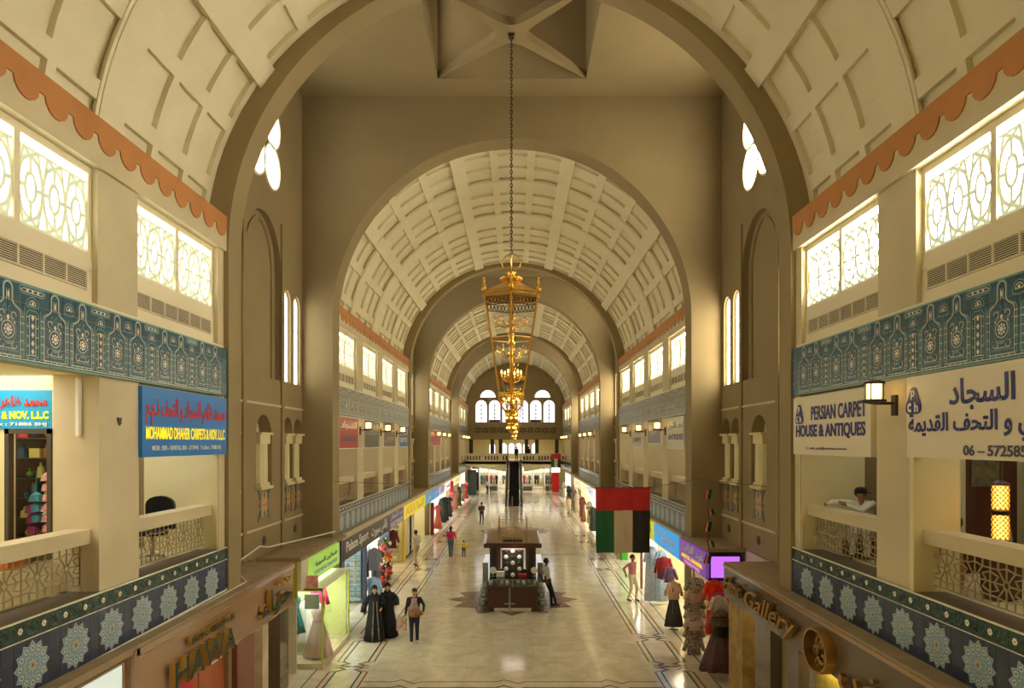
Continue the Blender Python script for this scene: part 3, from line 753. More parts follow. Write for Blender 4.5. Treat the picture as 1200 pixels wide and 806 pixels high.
for (p, q) in gaps:
    wn[0] += 1; wo = struct('window_%d' % wn[0], 'round-headed window in the far end wall', ((p+q)/2, yE, 8.5))
    MB().box(p, q, yE+.2, yE+.22, 8.5, 11.2).build('pane', 'pane_end', wo)
    f = MB(); cx = (p+q)/2; r = (q-p)/2
    f.bar((cx, yE+.17, 8.5), (cx, yE+.17, 11.1), .045, 4)
    for z_ in (9, 9.5, 10, 10.5): f.bar((cx-.16, yE+.17, z_), (cx+.16, yE+.17, z_), .07, 4); f.bar((p+.08, yE+.17, z_-.25), (q-.08, yE+.17, z_-.25), .02, 4)
    if abs(cx) > 2 and abs(cx) < 3: f.box(p+.02, q-.02, yE+.05, yE+.15, 8.5, 8.8)
    f.build('glazing_bar', 'iron', wo)
for cx in (-3.27, 3.27):
    wn[0] += 1; wo = struct('window_%d' % wn[0], 'half-round window over a pair in the end wall', (cx, yE, 11.3))
    pts = arc(cx, 11.42, .98, 180, 0, 16)
    MB().add([(x, yE-.01, z) for x, z in pts], [tuple(range(len(pts)))]).build('pane', 'pane_end', wo)
    MB().tube([(x, yE-.03, z) for x, z in pts+[pts[0]]], .05, 5).build('window_frame', 'shaded_plaster', wo)
# scroll frieze
b = MB()
for i in range(11):
    cx = -4.5+i*.9
    b.tube([(cx+x, yE-.04, 7.55+z) for x, z in arc(0, 0, .26, 40, 330, 8)], .05, 4); b.tube([(cx+.1+x, yE-.04, 7.6+z) for x, z in arc(0, 0, .12, -90, 160, 5)], .045, 4); b.bar((cx-.35, yE-.04, 7.35), (cx+.25, yE-.04, 7.3), .05, 4); b.bar((cx+.3, yE-.04, 7.3), (cx+.36, yE-.04, 7.85), .04, 4)
b.build('scroll_frieze', 'iron', wb)
# mezzanine
b = MB(); yM = 77.8
b.box(-6, 6, yM, 92, 3.55, 3.9); b.build('mezzanine_slab', 'plaster', wb)
b = MB(); b.box(-5.65, -1, yM, yM+.25, 3.6, 3.98); b.box(1-.2, 5.65, yM, yM+.25, 3.6, 3.98)
b.box(-5.65, -1, yM, yM+.25, 4.6, 4.8); b.box(.8, 5.65, yM, yM+.25, 4.6, 4.8)
for i in range(34):
    x = -5.6+i*.34
    if -1.1 < x < .7 : continue
    b.box(x, x+.34, yM+.04, yM+.2, 3.98, 4.6)
    if i % 6 != 5: b.box(x+.1, x+.27, yM+.03, yM+.05, 4.08, 4.52, 1)
b.build('mezzanine_balustrade', ['plaster', 'iron'], wb)
MB().box(-6, 6, yM+.5, yM+.55, 3.98, 4.6).build('balustrade_backing', 'black', wb) if 0 else None
for x in (-5.3, -2.75, -1.75, 1.35, 2.6, 5.0):
    MB().box(x-.22, x+.22, yE-.1, yE+.3, 3.9, 6.45).build('dark_column', 'iron', wb)
b = MB()   # vaulted soffit under the mezzanine
for s in (-1, 1):
    b.add([(s*5.6, yM+.1, 3.55), (s*1.0, yM+.1, 3.55), (s*1.0, yM+.1, 2.7), (s*5.6, yM+.1, 3.4), (s*1.0, 84, 2.7), (s*5.6, 84, 3.4)], [(0,1,2,3), (3,2,4,5)])
b.build('soffit', 'cream', wb)
MB().box(-9, 9, 92, 92.3, 0, 11).build('rear_wall', 'cream', wb)
MB().box(-9, 9, 82.4, 92, 6.6, 6.8).build('mezzanine_ceiling', 'cream', wb)
for s in (-1, 1): MB().box(s*8.5, s*8.8, 82, 92, 0, 7).build('rear_side_wall', 'cream', wb)
for x in (-3.1, -1.55, -.5, .45, 1.45, 2.6):
    wn[0] += 1; wo = struct('window_%d' % wn[0], 'bright arched window behind the mezzanine', (x, 91.9, 4.4))
    pts = [(x-.36, 4.6), (x+.36, 4.6), (x+.36, 5.6)]+arc(x, 5.6, .36, 0, 180, 8)[1:]
    MB().add([(p, 91.95, z) for p, z in pts], [tuple(range(len(pts)))]).build('pane', 'pane_end', wo)
# hall's near end, behind the camera
wf = struct('wall_front', 'plain end wall behind the viewpoint'); MB().box(-9, 9, -1.3, -1.0, 0, CEIL).build('near_end_wall', 'plaster', wf)
area('mezzanine_light', (0, 87, 6.5), (9, 3), 160, (1, .9, .7)); area('rear_shop_light', (0, 85, 3.4), (9, 4), 420, (1, .95, .85))
# =============== ground floor shops ===============
def garment(name, label, cat, c, face, rgb, kind='dress', h=1.3, w=.42, rgb2=None, group=None, stand=False, sleeves=True, head=False, trim=None):
    """a garment shown on a hanger or dress form; c = top centre (shoulder height); face = direction it faces (dx, dy)"""
    x, y, z = c; fx, fy = face; px, py = -fy, fx          # p: across the shoulders
    t = thing(name, label, cat, (x, y, z-h), group)
    b = MB(); hw = w/2
    if kind == 'dress': prof = [(hw*1.45, -h), (hw*1.15, -h*.72), (hw*.78, -h*.45), (hw*.62, -h*.33), (hw*.82, -h*.17), (hw*.86, -h*.06), (hw*.6, 0), (hw*.22, .02)]
    elif kind == 'gown': prof = [(hw*1.9, -h), (hw*1.4, -h*.7), (hw*.8, -h*.4), (hw*.6, -h*.28), (hw*.8, -h*.14), (hw*.6, -h*.03), (hw*.2, 0)]
    elif kind == 'shirt': prof = [(hw*.80, -h), (hw*.74, -h*.5), (hw*.82, -h*.2), (hw*.70, -.045), (hw*.3, .0), (hw*.22, .02)]
    elif kind == 'abaya': prof = [(hw*1.2, -h), (hw*1.05, -h*.6), (hw*.9, -h*.2), (hw*.7, -.02), (hw*.22, .02)]
    elif kind == 'trousers': prof = None
    ang = math.atan2(py, px)
    def put(prof, mi=0, sy=.5, rip=.06, rk=7, n=20):
        m = MB(); m.lathe((0, 0, 0), prof, n, mi, 1, sy, rip, rk)
        R = Matrix.Rotation(ang, 3, 'Z'); b.add([tuple(R @ Vector(v)+Vector((x, y, z))) for v in m.v], m.f, mi)
    if prof: put(prof, sy=.34 if kind == 'shirt' else .5, rip={'gown': .12, 'shirt': .03}.get(kind, .07), rk=9 if kind == 'gown' else 7, n=28)
    else:
        for q in (-1, 1): b.bar((x+px*q*.09, y+py*q*.09, z-h), (x+px*q*.08, y+py*q*.08, z), .075, 8, r2=.1)
    m1 = colmat(rgb, .75, rgb2, 22)
    b.build('skirt' if kind in ('dress', 'gown') else 'body_cloth', m1, t, smooth=True)
    if sleeves and kind != 'trousers':
        L = .24 if kind in ('dress',) else min(.5, h*.7)
        for q in (-1, 1):
            s_ = MB(); a = Vector((x+px*q*hw*.62, y+py*q*hw*.62, z-.05)); e = a+Vector((px*q*.13, py*q*.13, -L)); s_.bar(a, e, .068, 8, r2=.055); s_.build('sleeve', m1, t, smooth=True)
    if trim:
        tb = MB(); tb.lathe((0, 0, 0), [(hw*.66, -h*.36), (hw*.68, -h*.31)], 16, 0, 1, .55); R = Matrix.Rotation(ang, 3, 'Z'); tb.v = [tuple(R @ Vector(v)+Vector((x, y, z))) for v in tb.v]; tb.build('belt', colmat(trim), t)
    hb = MB()
    if stand:
        hb.bar((x, y, .02), (x, y, z-h*.5), .018, 6); hb.lathe((x, y, 0), [(.17, 0), (.17, .02), (.03, .04)], 12)
        hb.lathe((x, y, z), [(.05, 0), (.05, .09), (.02, .12)], 8); t.location.z = 0; ORG[t.name] = (x, y, 0)
        for ch in t.children: ch.location = (0, 0, 0); 
        for ch in t.children:
            ch.location.z = z-h
    else:
        hb.tube([(x-px*hw*.7, y-py*hw*.7, z-.02), (x, y, z+.05), (x+px*hw*.7, y+py*hw*.7, z-.02)], .008, 4); hb.tube([(x, y, z+.05), (x, y, z+.14)], .006, 4)
    hb.build('stand' if stand else 'hanger', 'steel', t)
    if head: MB().ball((x, y, z+.2), .1, 10, sc=(.8, .9, 1.25)).build('mannequin_head', 'offwhite', t, smooth=True)
    return t
def sign(name, label, face, c, wd, ht, th, rgb, lines, frame=None, glow=0, group=None):
    """sign board: box plus lines of lettering; lines = (text, u, v, w, h, colour, arabic, bold)"""
    u, v, n = map(Vector, FACE[face]); C0 = Vector(c)
    t = thing(name, label, 'sign', tuple(C0-v*ht/2), group)
    bm = MB(); bm.prism([(-wd/2, -ht/2), (wd/2, -ht/2), (wd/2, ht/2), (-wd/2, ht/2)], C0-n*th, u, v, n, th)
    mm = mat('sign_%d_%d_%d_%g' % (*rgb, glow), rgb, .35, emit=rgb if glow else None, es=glow)
    bm.build('board', mm, t)
    if frame:
        fb = MB(); e = .03
        for (a0, a1, b0, b1) in ((-wd/2-e, wd/2+e, ht/2, ht/2+e), (-wd/2-e, wd/2+e, -ht/2-e, -ht/2), (-wd/2-e, -wd/2, -ht/2, ht/2), (wd/2, wd/2+e, -ht/2, ht/2)):
            fb.prism([(a0, b0), (a1, b0), (a1, b1), (a0, b1)], C0-n*th, u, v, n, th+.02)
        fb.build('frame', frame, t)
    for ln in lines:
        tx, uu, vv, w_, h_, col, ar = ln[:7]; bo = ln[7] if len(ln) > 7 else 0
        mt = col if isinstance(col, str) else mat('ink_%d_%d_%d' % tuple(col), col, .4, emit=col if glow else None, es=glow)
        text(tx, tuple(C0+u*uu+v*vv+n*.004), w_, h_, face, mt, t, .006, ar=ar, bold=bo)
    return t
WHITE, BLUE, YEL, RED = (240, 240, 236), (44, 54, 130), (250, 220, 40), (226, 50, 40)
# ---- generic shop cells along both sides ----
shopstruct = {s: struct('trim_%d' % (2 if s < 0 else 3), 'row of ground floor shop bays on the %s side' % SN[s]) for s in (-1, 1)}
def bay(s, y0, y1, xf=5.6, wall='offwhite', es=1.0, depth=3.2, tube='tube', zc=2.9):
    p = shopstruct[s]; X = lambda x: s*x; xb = min(8.9, xf+depth)
    MB().box(X(xb), X(xb+.1), y0, y1, 0, 3).build('shop_back_wall', wall, p)
    MB().box(X(xf+.05), X(xb), y0+.002, y0+.04, 0, 2.97).build('shop_partition', wall, p)
    MB().box(X(xf+.05), X(xb), y1-.04, y1-.002, 0, 2.97).build('shop_partition', wall, p)
    MB().box(X(xf), X(xb), y0, y1, zc, 2.96).build('shop_ceiling', 'white', p)
    n = max(1, int((y1-y0)/1.6))
    for i in range(n):
        yy = y0+(i+.5)*(y1-y0)/n; MB().box(X(xf+.5), X(xf+1.9), yy-.06, yy+.06, zc-.06, zc-.01).build('light_tube', tube, p)
    area('shop_light', (X(xf+1.2), (y0+y1)/2, zc-.064), (1.6, (y1-y0)*.8), 17*(y1-y0)*es, (1, .97, .9) if tube == 'tube' else (1, .86, .62))
for (s, y0, y1, xf, wl_, es, tb) in ((-1, 17.8, 21.2, 5.55, 'offwhite', 1.3, 'tube'), (-1, 22.3, 25.9, 5.6, 'white', 1.6, 'tube'), (-1, 25.9, 30.6, 5.6, 'white', 1.5, 'tube'), (-1, 30.6, 34.6, 5.6, 'cream', .9, 'tube_warm'), (-1, 38.6, 43, 5.6, 'cream', 1.3, 'tube'),
     (-1, 43, 46.5, 5.6, 'cream', 1.5, 'tube'), (-1, 46.5, 50.5, 5.6, 'white', 1.6, 'tube'), (-1, 50.5, 56, 5.6, 'white', 1.8, 'tube'), (-1, 56, 62, 5.6, 'white', 1.8, 'tube'), (-1, 62, 69, 5.6, 'cream', 1.8, 'tube'), (-1, 69, 77, 5.6, 'white', 1.8, 'tube'),
     (1, 19.3, 22.2, 5.55, 'white', 2.2, 'tube_warm'), (1, 22.2, 26.4, 5.55, 'cream', 1.4, 'tube_warm'), (1, 26.4, 30, 5.6, 'white', 1.5, 'tube'), (1, 30, 36, 5.6, 'cream', 1.2, 'tube'), (1, 36, 41, 5.6, 'cream', 1.3, 'tube'), (1, 41, 46, 5.6, 'white', 1.5, 'tube'),
     (1, 46, 52, 5.6, 'white', 1.8, 'tube'), (1, 52, 58, 5.6, 'cream', 1.8, 'tube_warm'), (1, 58, 65, 5.6, 'white', 1.8, 'tube'), (1, 65, 77, 5.6, 'white', 1.8, 'tube'),
     (-1, 3.0, 16.9, 5.5, 'cream', .5, 'tube_warm'), (1, 3.0, 17.0, 5.45, 'stone_yellow', .55, 'tube_warm')):
    bay(s, y0, y1, xf, wl_, es, tube=tb)
# long plain wall behind the sportswear to the yellow shop: closed white shop box with curtain (left, 34.8-38.6)
MB().box(-5.6, -8.8, 35.6, 38.4, 0, 2.6).build('closed_shop_box', 'offwhite', shopstruct[-1]); MB().box(-5.58, -5.62, 35.6, 38.4, 0, .12).build('skirting', 'vent_dark', shopstruct[-1])
area('closed_shop_light', (-6.9, 34.95, 2.7), (2, .4), 18, (1, .97, .9))
# floors of the projecting shops and the low dusty roofs over them (crossings)
for s in (-1, 1):
    p = shopstruct[s]; X = lambda x: s*x
    xf0 = 5.39 if s < 0 else 5.3
    MB().box(X(xf0), X(6.6), 3, 16.9 if s < 0 else 17.0, 2.95, 3.05).build('low_roof', 'ledge_dust', p)
    xf1 = 5.4 if s < 0 else 5.48
    MB().box(X(xf1), X(6.6), 17.5 if s < 0 else 19.1, 21.4, 2.95, 3.05).build('low_roof', 'ledge_dust', p)
    MB().box(X(xf1), X(5.75), 21.3, 22.2, 2.93, 3.03).build('low_roof', 'ledge_dust', p)
    for k in (1, 2):
        o = P*k; MB().box(X(5.55), X(6.6), 13.6+o, 22.1+o, 2.95, 3.05).build('low_roof', 'ledge_dust', p)
    MB().box(X(5.5), X(5.72), 22.1, 77, 2.83, 2.99).build('fascia_cornice', 'plaster', p)
# slate columns, yellow column
def column(s, y, wd, mt, label, xf=5.62, z=2.95, dp=.35, name='shop_pier', cat='pier'):
    t = MB().box(s*(xf-.06), s*(xf+dp), y-wd/2, y+wd/2, 0, z).build(name, mt); return tag(t, label, cat)
column(-1, 22.45, .4, 'slate_blue', 'slate blue shop pier at the near end of the sportswear shop')
column(-1, 25.85, .35, 'slate_blue', 'slate blue pier between the trophy window and the hanging shirts')
column(-1, 30.6, .3, 'slate_blue', 'slate blue pier beside the artificial flowers')
column(-1, 34.85, .45, 'yellow', 'bright yellow pier under the yellow shop sign', z=2.2)
column(1, 36.5, .5, 'white', 'plain white pier far down the right side behind the flag')
MB_green = MB().box(5.55, 5.85, 35.0, 35.5, 0, 2.2).build('shop_pier', mat('green_paint', (70, 180, 50), .5)); tag(MB_green, 'bright green pier below the large flag', 'pier')
MB_r = MB().cbox((5.3, 28.2, 1.3), (.09, .09, 2.6)).build('post', mat('brown_pole', (120, 74, 52), .5)); tag(MB_r, 'slim brown pole near the man in pink', 'post')
# ---- ground floor signs, left ----
sign('shop_sign', 'black shop sign with white slanted lettering on the left arcade', 'left', (-5.55, 26.4, 2.46), 8.0, .72, .1, (46, 42, 34),
     [('Palace Sport', -1.9, 0, 3.4, .46, WHITE, False, .02), ('بالاس سبورت', 2.0, 0, 3.3, .5, WHITE, True, .02)])
sign('shop_sign', 'purple shop sign with two white text lines beside the black sign', 'left', (-5.55, 32.5, 2.46), 3.9, .72, .1, (82, 74, 160), [('عبد الستار', 0, .15, 3.2, .3, WHITE, True, .01), ('READYMADE', 0, -.2, 3.2, .24, WHITE, False, .03)])
sign('shop_sign', 'bright yellow shop sign over the yellow pier', 'left', (-5.55, 38.6, 2.46), 8.2, .72, .1, (250, 224, 20), [('AXA', -1.8, -.02, 3.4, .48, (214, 180, 60), False, .03), ('اكسا', 1.9, 0, 2.8, .4, (190, 160, 30), True, .03)], glow=.25)
sign('shop_sign', 'first light blue shop sign beyond the yellow one', 'left', (-5.55, 44.6, 2.46), 3.3, .72, .1, (60, 150, 196), [('OPTICS', 0, 0, 2.2, .3, WHITE, False, .02)], glow=.4) if 0 else \
sign('shop_sign', 'teal and white lit shop sign just beyond the yellow sign', 'left', (-5.55, 44.6, 2.46), 3.3, .72, .1, (60, 150, 196), [('محل', 0, 0, 1.6, .5, WHITE, True, .03)], glow=.4)
sign('shop_sign', 'mid blue lit shop sign, second beyond the yellow sign', 'left', (-5.55, 48.3, 2.46), 3.8, .72, .1, (50, 140, 214), [('الجديد', 0, .1, 2.6, .3, WHITE, True, .02), ('NEW', 0, -.22, 1.6, .18, WHITE, False, .02)], glow=.4)
sign('shop_sign', 'pale mauve shop sign far down the left arcade', 'left', (-5.55, 52.4, 2.46), 3.6, .72, .1, (190, 180, 196), [('ازياء', 0, 0, 2, .4, (120, 90, 140), True, .02)], glow=.3)
sign('shop_sign', 'white lit shop sign far down the left arcade', 'left', (-5.55, 57.0, 2.46), 5, .72, .1, (226, 230, 236), [('للملابس', 0, 0, 3, .4, (90, 90, 120), True, .02)], glow=.6)
sign('shop_sign', 'cream lit shop sign at the far left end of the arcade', 'left', (-5.55, 66, 2.46), 8, .72, .1, (236, 224, 170), [('الشارقة', 0, 0, 4, .4, (150, 120, 60), True, .02)], glow=.6)
# ---- right ----
sign('shop_sign', 'bright blue shop sign with white Arabic lettering at right', 'right', (5.43, 24.25, 2.56), 4.0, .72, .1, (24, 150, 220),
     [('A. BASIR', -1.15, .16, 1.2, .16, WHITE, False, .03), ('تدفنار', .3, .02, 2.3, .4, WHITE, True, .04), ('الملابس', .5, -.25, 1.2, .16, WHITE, True, .02)], glow=.6)
sign('shop_sign', 'purple shop sign with white and yellow lines at right', 'right', (5.43, 20.66, 2.56), 3.1, .72, .1, (112, 64, 150),
     [('عبد الناصر', 0, .15, 2.6, .32, WHITE, True, .03), ('ABDUL NASSER', 0, -.1, 2.5, .12, YEL, False, .03), ('TRADING', 0, -.26, 1.8, .1, (240, 150, 200), False, .02)], glow=.55)
sign('shop_sign', 'yellow green shop sign half hidden behind the flag', 'right', (5.45, 27.6, 2.56), 2.6, .72, .1, (206, 210, 40), [('نور', 0, 0, 1.4, .4, (120, 130, 40), True, .02)], glow=.4)
sign('shop_sign', 'pale lilac shop sign beyond the flag on the right', 'right', (5.5, 41, 2.46), 6, .72, .1, (170, 176, 206), [('مكتبة', 0, 0, 3, .4, (90, 90, 140), True, .02)], glow=.3)
sign('shop_sign', 'white lit shop sign far down the right arcade', 'right', (5.5, 50, 2.46), 6, .72, .1, (230, 236, 240), [('خياط', 0, 0, 3, .4, (90, 110, 140), True, .02)], glow=.6)
sign('shop_sign', 'warm cream shop sign at the far right of the arcade', 'right', (5.5, 60, 2.46), 7, .72, .1, (240, 232, 190), [('عطور', 0, 0, 4, .4, (150, 120, 80), True, .02)], glow=.6)
# purple lit panel facing the viewer at the corner of the right shop
t = thing('light_box', 'purple lit panel in a dark frame facing down the hall at right', 'light box', (5.95, 19.1, 2.15))
MB().box(5.5, 6.45, 19.12, 19.3, 2.15, 2.9).build('housing', 'black', t); MB().box(5.58, 6.38, 19.10, 19.115, 2.23, 2.82).build('lit_panel', 'purple_lit', t)
# ---- HAWA fascia ----
t = thing('shop_fascia', 'brown granite shop fascia with gilded three-dimensional lettering at left', 'shop fascia', (-5.45, 13.4, 2.05))
MB().box(-5.39, -5.6, 9.9, 16.9, 2.05, 2.97).build('panel', 'granite', t)
MB().box(-5.37, -5.6, 9.9, 16.92, 2.9, 3.0).box(-5.37, -5.6, 9.9, 16.92, 2.03, 2.07).box(-5.37, -5.6, 9.85, 9.98, 2.03, 3.0).build('moulding', 'granite', t)
MB().box(-5.375, -5.39, 9.98, 16.9, 2.86, 2.868).box(-5.375, -5.38, 16.86, 16.88, 2.07, 2.9).build('brass_line', 'brass', t)
text('HAWA', (-5.35, 11.95, 2.30), 2.35, .44, 'left', 'dark_green', t, .10, name='letter_row', bold=.01, side='brass')
text('BOUTIQUE', (-5.35, 12.25, 2.68), 1.75, .15, 'left', 'dark_green', t, .08, name='letter_row', bold=.015, side='brass')
text('حواء', (-5.35, 15.4, 2.46), 1.9, .62, 'left', 'dark_green', t, .10, name='arabic_letters', ar=True, bold=.02, side='brass')
text('بوتيك', (-5.35, 15.9, 2.80), .9, .16, 'left', 'brass', t, .10, name='arabic_letters', ar=True, bold=.02, side='brass')
# white sign next to it
sign('shop_sign', 'white lit sign with red Arabic lettering at the bottom left corner', 'left', (-5.5, 8.2, 2.42), 3.1, .85, .12, (216, 232, 226), [('مؤسسة' if 0 else 'شركة', .55, .2, .8, .14, (214, 44, 60), True, .01), ('السعادة', .0, -.17, 2.4, .5, (224, 50, 56), True, .02)], frame='ledge_dust', glow=.45)
# shop front under the fascia: piers, timber panels, small notices
for (y, wd, mt, lb) in ((16.55, .6, 'granite_dark', 'dark brown stone pier at the far end of the gilded fascia'), (15.3, .35, 'marble_white', 'pale marble pier under the gilded fascia'), (14.2, .9, 'wood_red', 'reddish timber pier under the gilded fascia')):
    column(-1, y, wd, mt, lb, xf=5.55, z=2.06, dp=.5)
t = thing('timber_panel_wall', 'orange brown timber panelling under the gilded lettering', 'panelling', (-5.75, 12, 0))
for i in range(3):
    for j in range(2): MB().box(-5.68, -5.74, 10.2+i*1.15, 11.3+i*1.15, .05+j*1.02, 1.03+j*1.02).build('wood_panel', mat('panel_orange', (170, 92, 50), .35, var=.15, scale=3), t)
o = MB().box(-5.6, -5.64, 11.5, 12.1, 1.55, 1.95).build('notice', mat('notice_red', (214, 44, 70), .5)); tag(o, 'small red notice under the gilded lettering', 'notice')
o = MB().box(-5.56, -5.66, 12.7, 13.2, 1.86, 1.96).build('lamp_fitting', 'white'); tag(o, 'short white light fitting under the gilded fascia', 'light fitting')
# ---- Gallery fascia, right ----
t = thing('shop_fascia', 'dark granite shop fascia with brass script and an oval emblem at right', 'shop fascia', (5.4, 11, 2.2))
MB().box(5.3, 5.55, 4, 17, 2.2, 2.97).build('panel', 'granite_dark', t); MB().box(5.28, 5.55, 4, 17.02, 2.93, 3.0).build('moulding', 'granite', t)
text("Farris", (5.26, 16.05, 2.62), 1.15, .34, 'right', 'old_gold', t, .09, name='letter_row', shear=.3, side='old_gold', bold=.01)
text('Gallery', (5.26, 13.75, 2.55), 2.7, .50, 'right', 'old_gold', t, .09, name='letter_row', shear=.3, side='old_gold', bold=.005)
oc = (5.2, 11.45, 2.52); eb = MB()
pts = [(.46*math.cos(2*PI*i/32), .37*math.sin(2*PI*i/32)) for i in range(33)]
for i in range(32):
    (a0, b0), (a1, b1) = pts[i], pts[i+1]; k_ = .9
    vs = [(xx, oc[1]+ya_*m_, oc[2]+za_*m_) for xx in (5.12, 5.3) for (ya_, za_, m_) in ((a0, b0, 1), (a1, b1, 1), (a1, b1, k_), (a0, b0, k_))]
    eb.add(vs, [(0,1,2,3), (7,6,5,4), (0,4,5,1), (2,6,7,3)])
eb.build('emblem_ring', 'old_gold', t)
mb = MB()
def sp(pts): mb.tube([(5.24, oc[1]-y_, oc[2]+z_) for y_, z_ in pts], .028, 5)
sp(arc(-.03, .13, .11, -60, 200, 9)); sp([(-.17, -.12), (-.06, .05), (.05, .2)]); sp(arc(-.19, -.04, .07, 20, 360, 8)); sp(arc(.1, .02, .1, 120, -120, 8)); sp(arc(.07, -.12, .1, 60, -150, 8)); sp(arc(-.1, -.22, .07, 0, 360, 8)); sp(arc(.1, -.24, .08, 180, 380, 7)); sp([(-.03, -.2), (.05, -.24)])
mb.build('emblem_monogram', 'old_gold', t)
text('معرض', (5.26, 9.4, 2.4), 2.6, .5, 'right', 'old_gold', t, .09, name='arabic_letters', ar=True, side='old_gold', bold=.01)
for (y, wd, mt, lb) in ((16.3, 1.0, 'stone_yellow', 'square golden stone column under the far end of the dark fascia'), (14.5, .9, 'granite_dark', 'dark stone pier under the brass script'), (12.9, .5, 'granite_dark', 'second dark stone pier under the oval emblem')):
    column(1, y, wd, mt, lb, xf=5.42, z=2.2, dp=.8, name='stone_column' if 'golden' in lb else 'shop_pier', cat='column')
t = thing('shop_window', 'yellow lit jewellery window under the oval emblem', 'shop window', (5.6, 11.4, 0))
MB().box(5.6, 5.64, 10.4, 12.5, .1, 2.15).build('backdrop', mat('gold_backdrop', (190, 160, 60), .4, var=.3, scale=5), t); MB().box(5.45, 5.46, 10.4, 12.5, .1, 2.15).build('glass_pane', 'glass', t)
area('window_lamp', (5.5, 11.4, 2.12), (.1, 1.6), 10, (1, .8, .4), rot=(0, 0, 0))
# ---- upper gallery signs ----
sign('gallery_sign', 'blue carpet shop sign with red Arabic and yellow English lettering', 'left', (-5.62, 12.02, 6.33), 3.05, 1.1, .16, (30, 124, 214),
     [('محمد ظاهر للسجاد و التحف ذ.م.م', 0, .18, 2.85, .46, RED, True, .015), ('MOHAMMAD DHAHER CARPETS & NOV. L.L.C', 0, -.17, 2.85, .20, YEL, False, .012), ('MOB : 050 - 5690736, 050 - 2719945   P.o.Box : 71886 SHJ', 0, -.42, 2.5, .10, WHITE, False, .02)])
sign('gallery_sign', 'white carpet shop sign with two lines of blue English lettering', 'right', (5.62, 12.05, 6.33), 2.95, 1.1, .16, (232, 222, 198),
     [('PERSIAN CARPET', .35, .22, 2.0, .26, BLUE, False, .02), ('HOUSE & ANTIQUES', 0, -.12, 2.65, .27, BLUE, False, .03), ('T : web. pch@emirates.net.ae', -.1, -.43, 1.6, .06, (110, 100, 120), False, .01)])
sign('gallery_sign', 'white carpet shop sign with large blue Arabic lettering', 'right', (5.62, 8.0, 6.36), 3.2, 1.12, .16, (232, 222, 198),
     [('بيت السجاد', .35, .24, 2.0, .40, BLUE, True, .02), ('الفارسي و التحف القديمة', -.02, -.15, 3.05, .38, BLUE, True, .02), ('06 – 5725855', .2, -.45, 1.15, .13, (80, 80, 110), False, .02)])
for (yy, zz, r) in ((13.22, 6.55, .17), (9.42, 6.58, .18)):      # rounded triangular emblem with the shop's initials
    par = [o for o in C.objects if o.get('category') == 'sign' and abs(o.location.x-5.62) < .02 and abs(o.location.y-(12.05 if yy > 11 else 8.0)) < .1][0]
    b = MB(); pts = []
    for cx_, cz_, a0 in ((0, .13, 150), (-.11, -.10, 270), (.11, -.10, 30)):
        pass
    ring = arc(0, .11, .08, 30, 150, 5)+arc(-.10, -.10, .08, 150, 270, 5)+arc(.10, -.10, .08, 270, 390, 5)
    b.prism([(x, y) for x, y in ring], (5.612, yy, zz), (0,-1,0), (0,0,1), (-1,0,0), .008)
    b.build('emblem', mat('ink_44_54_130', BLUE, .4), par)
    for ch, dx, dz in (('p', 0, .08), ('c', -.08, -.09), ('h', .08, -.09)): text(ch, (5.60, yy-dx, zz+dz), .09, .13, 'right', mat('ink_240_240_236', WHITE, .4), par, .003, name='emblem_letter', bold=.03)
def gsign(s, y0, y1, rgb, lab, lines, z=6.35, h=1.05): return sign('gallery_sign', lab, 'left' if s < 0 else 'right', (s*5.64, (y0+y1)/2, z), y1-y0, h, .14, rgb, lines, frame='white')
gsign(-1, 22.2, 24.9, (176, 60, 50), 'red gallery sign on the left beyond the first arch', [('السجاد', 0, .25, 2.2, .3, WHITE, True, .02), ('CARPETS', 0, -.2, 2, .2, (110, 90, 150), False, .03)])
gsign(-1, 25.9, 28.7, (92, 92, 84), 'dark grey gallery sign on the left beside the red one', [('للتحف', 0, .15, 2, .35, (170, 170, 150), True, .01)])
gsign(-1, 29.7, 32.5, (110, 92, 70), 'short brown gallery sign on the left', [('معرض', 0, 0, 2, .35, (200, 190, 160), True, .01)], 6.2, .7)
gsign(-1, 33.5, 36.3, (50, 100, 170), 'small blue gallery sign on the left at the second arch', [('الهدايا', 0, .2, 2.4, .35, WHITE, True, .02), ('GIFTS', 0, -.2, 2.2, .22, WHITE, False, .03)])
gsign(-1, 46, 52, (180, 70, 56), 'wide red gallery sign far on the left', [('للسجاد', 0, .2, 4, .35, (230, 190, 150), True, .02)])
gsign(1, 22.4, 24.9, (216, 210, 192), 'white gallery sign with grey lettering at right beyond the arch', [('تحف الشرق', 0, .25, 2.2, .3, (150, 150, 160), True, .01), ('ANTIQUES', 0, -.15, 2.2, .22, (100, 100, 150), False, .02)])
gsign(1, 29.9, 32.4, (206, 200, 184), 'second white gallery sign with grey lettering at right', [('سجاد', 0, .2, 1.8, .35, (140, 140, 160), True, .01), ('CARPET', 0, -.2, 2, .22, (110, 110, 160), False, .02)])
gsign(1, 26.0, 28.6, (150, 150, 170), 'greyish blue gallery sign between two white ones', [('ابو', 0, .1, 1.6, .4, (210, 210, 220), True, .01)], 6.4, .8)
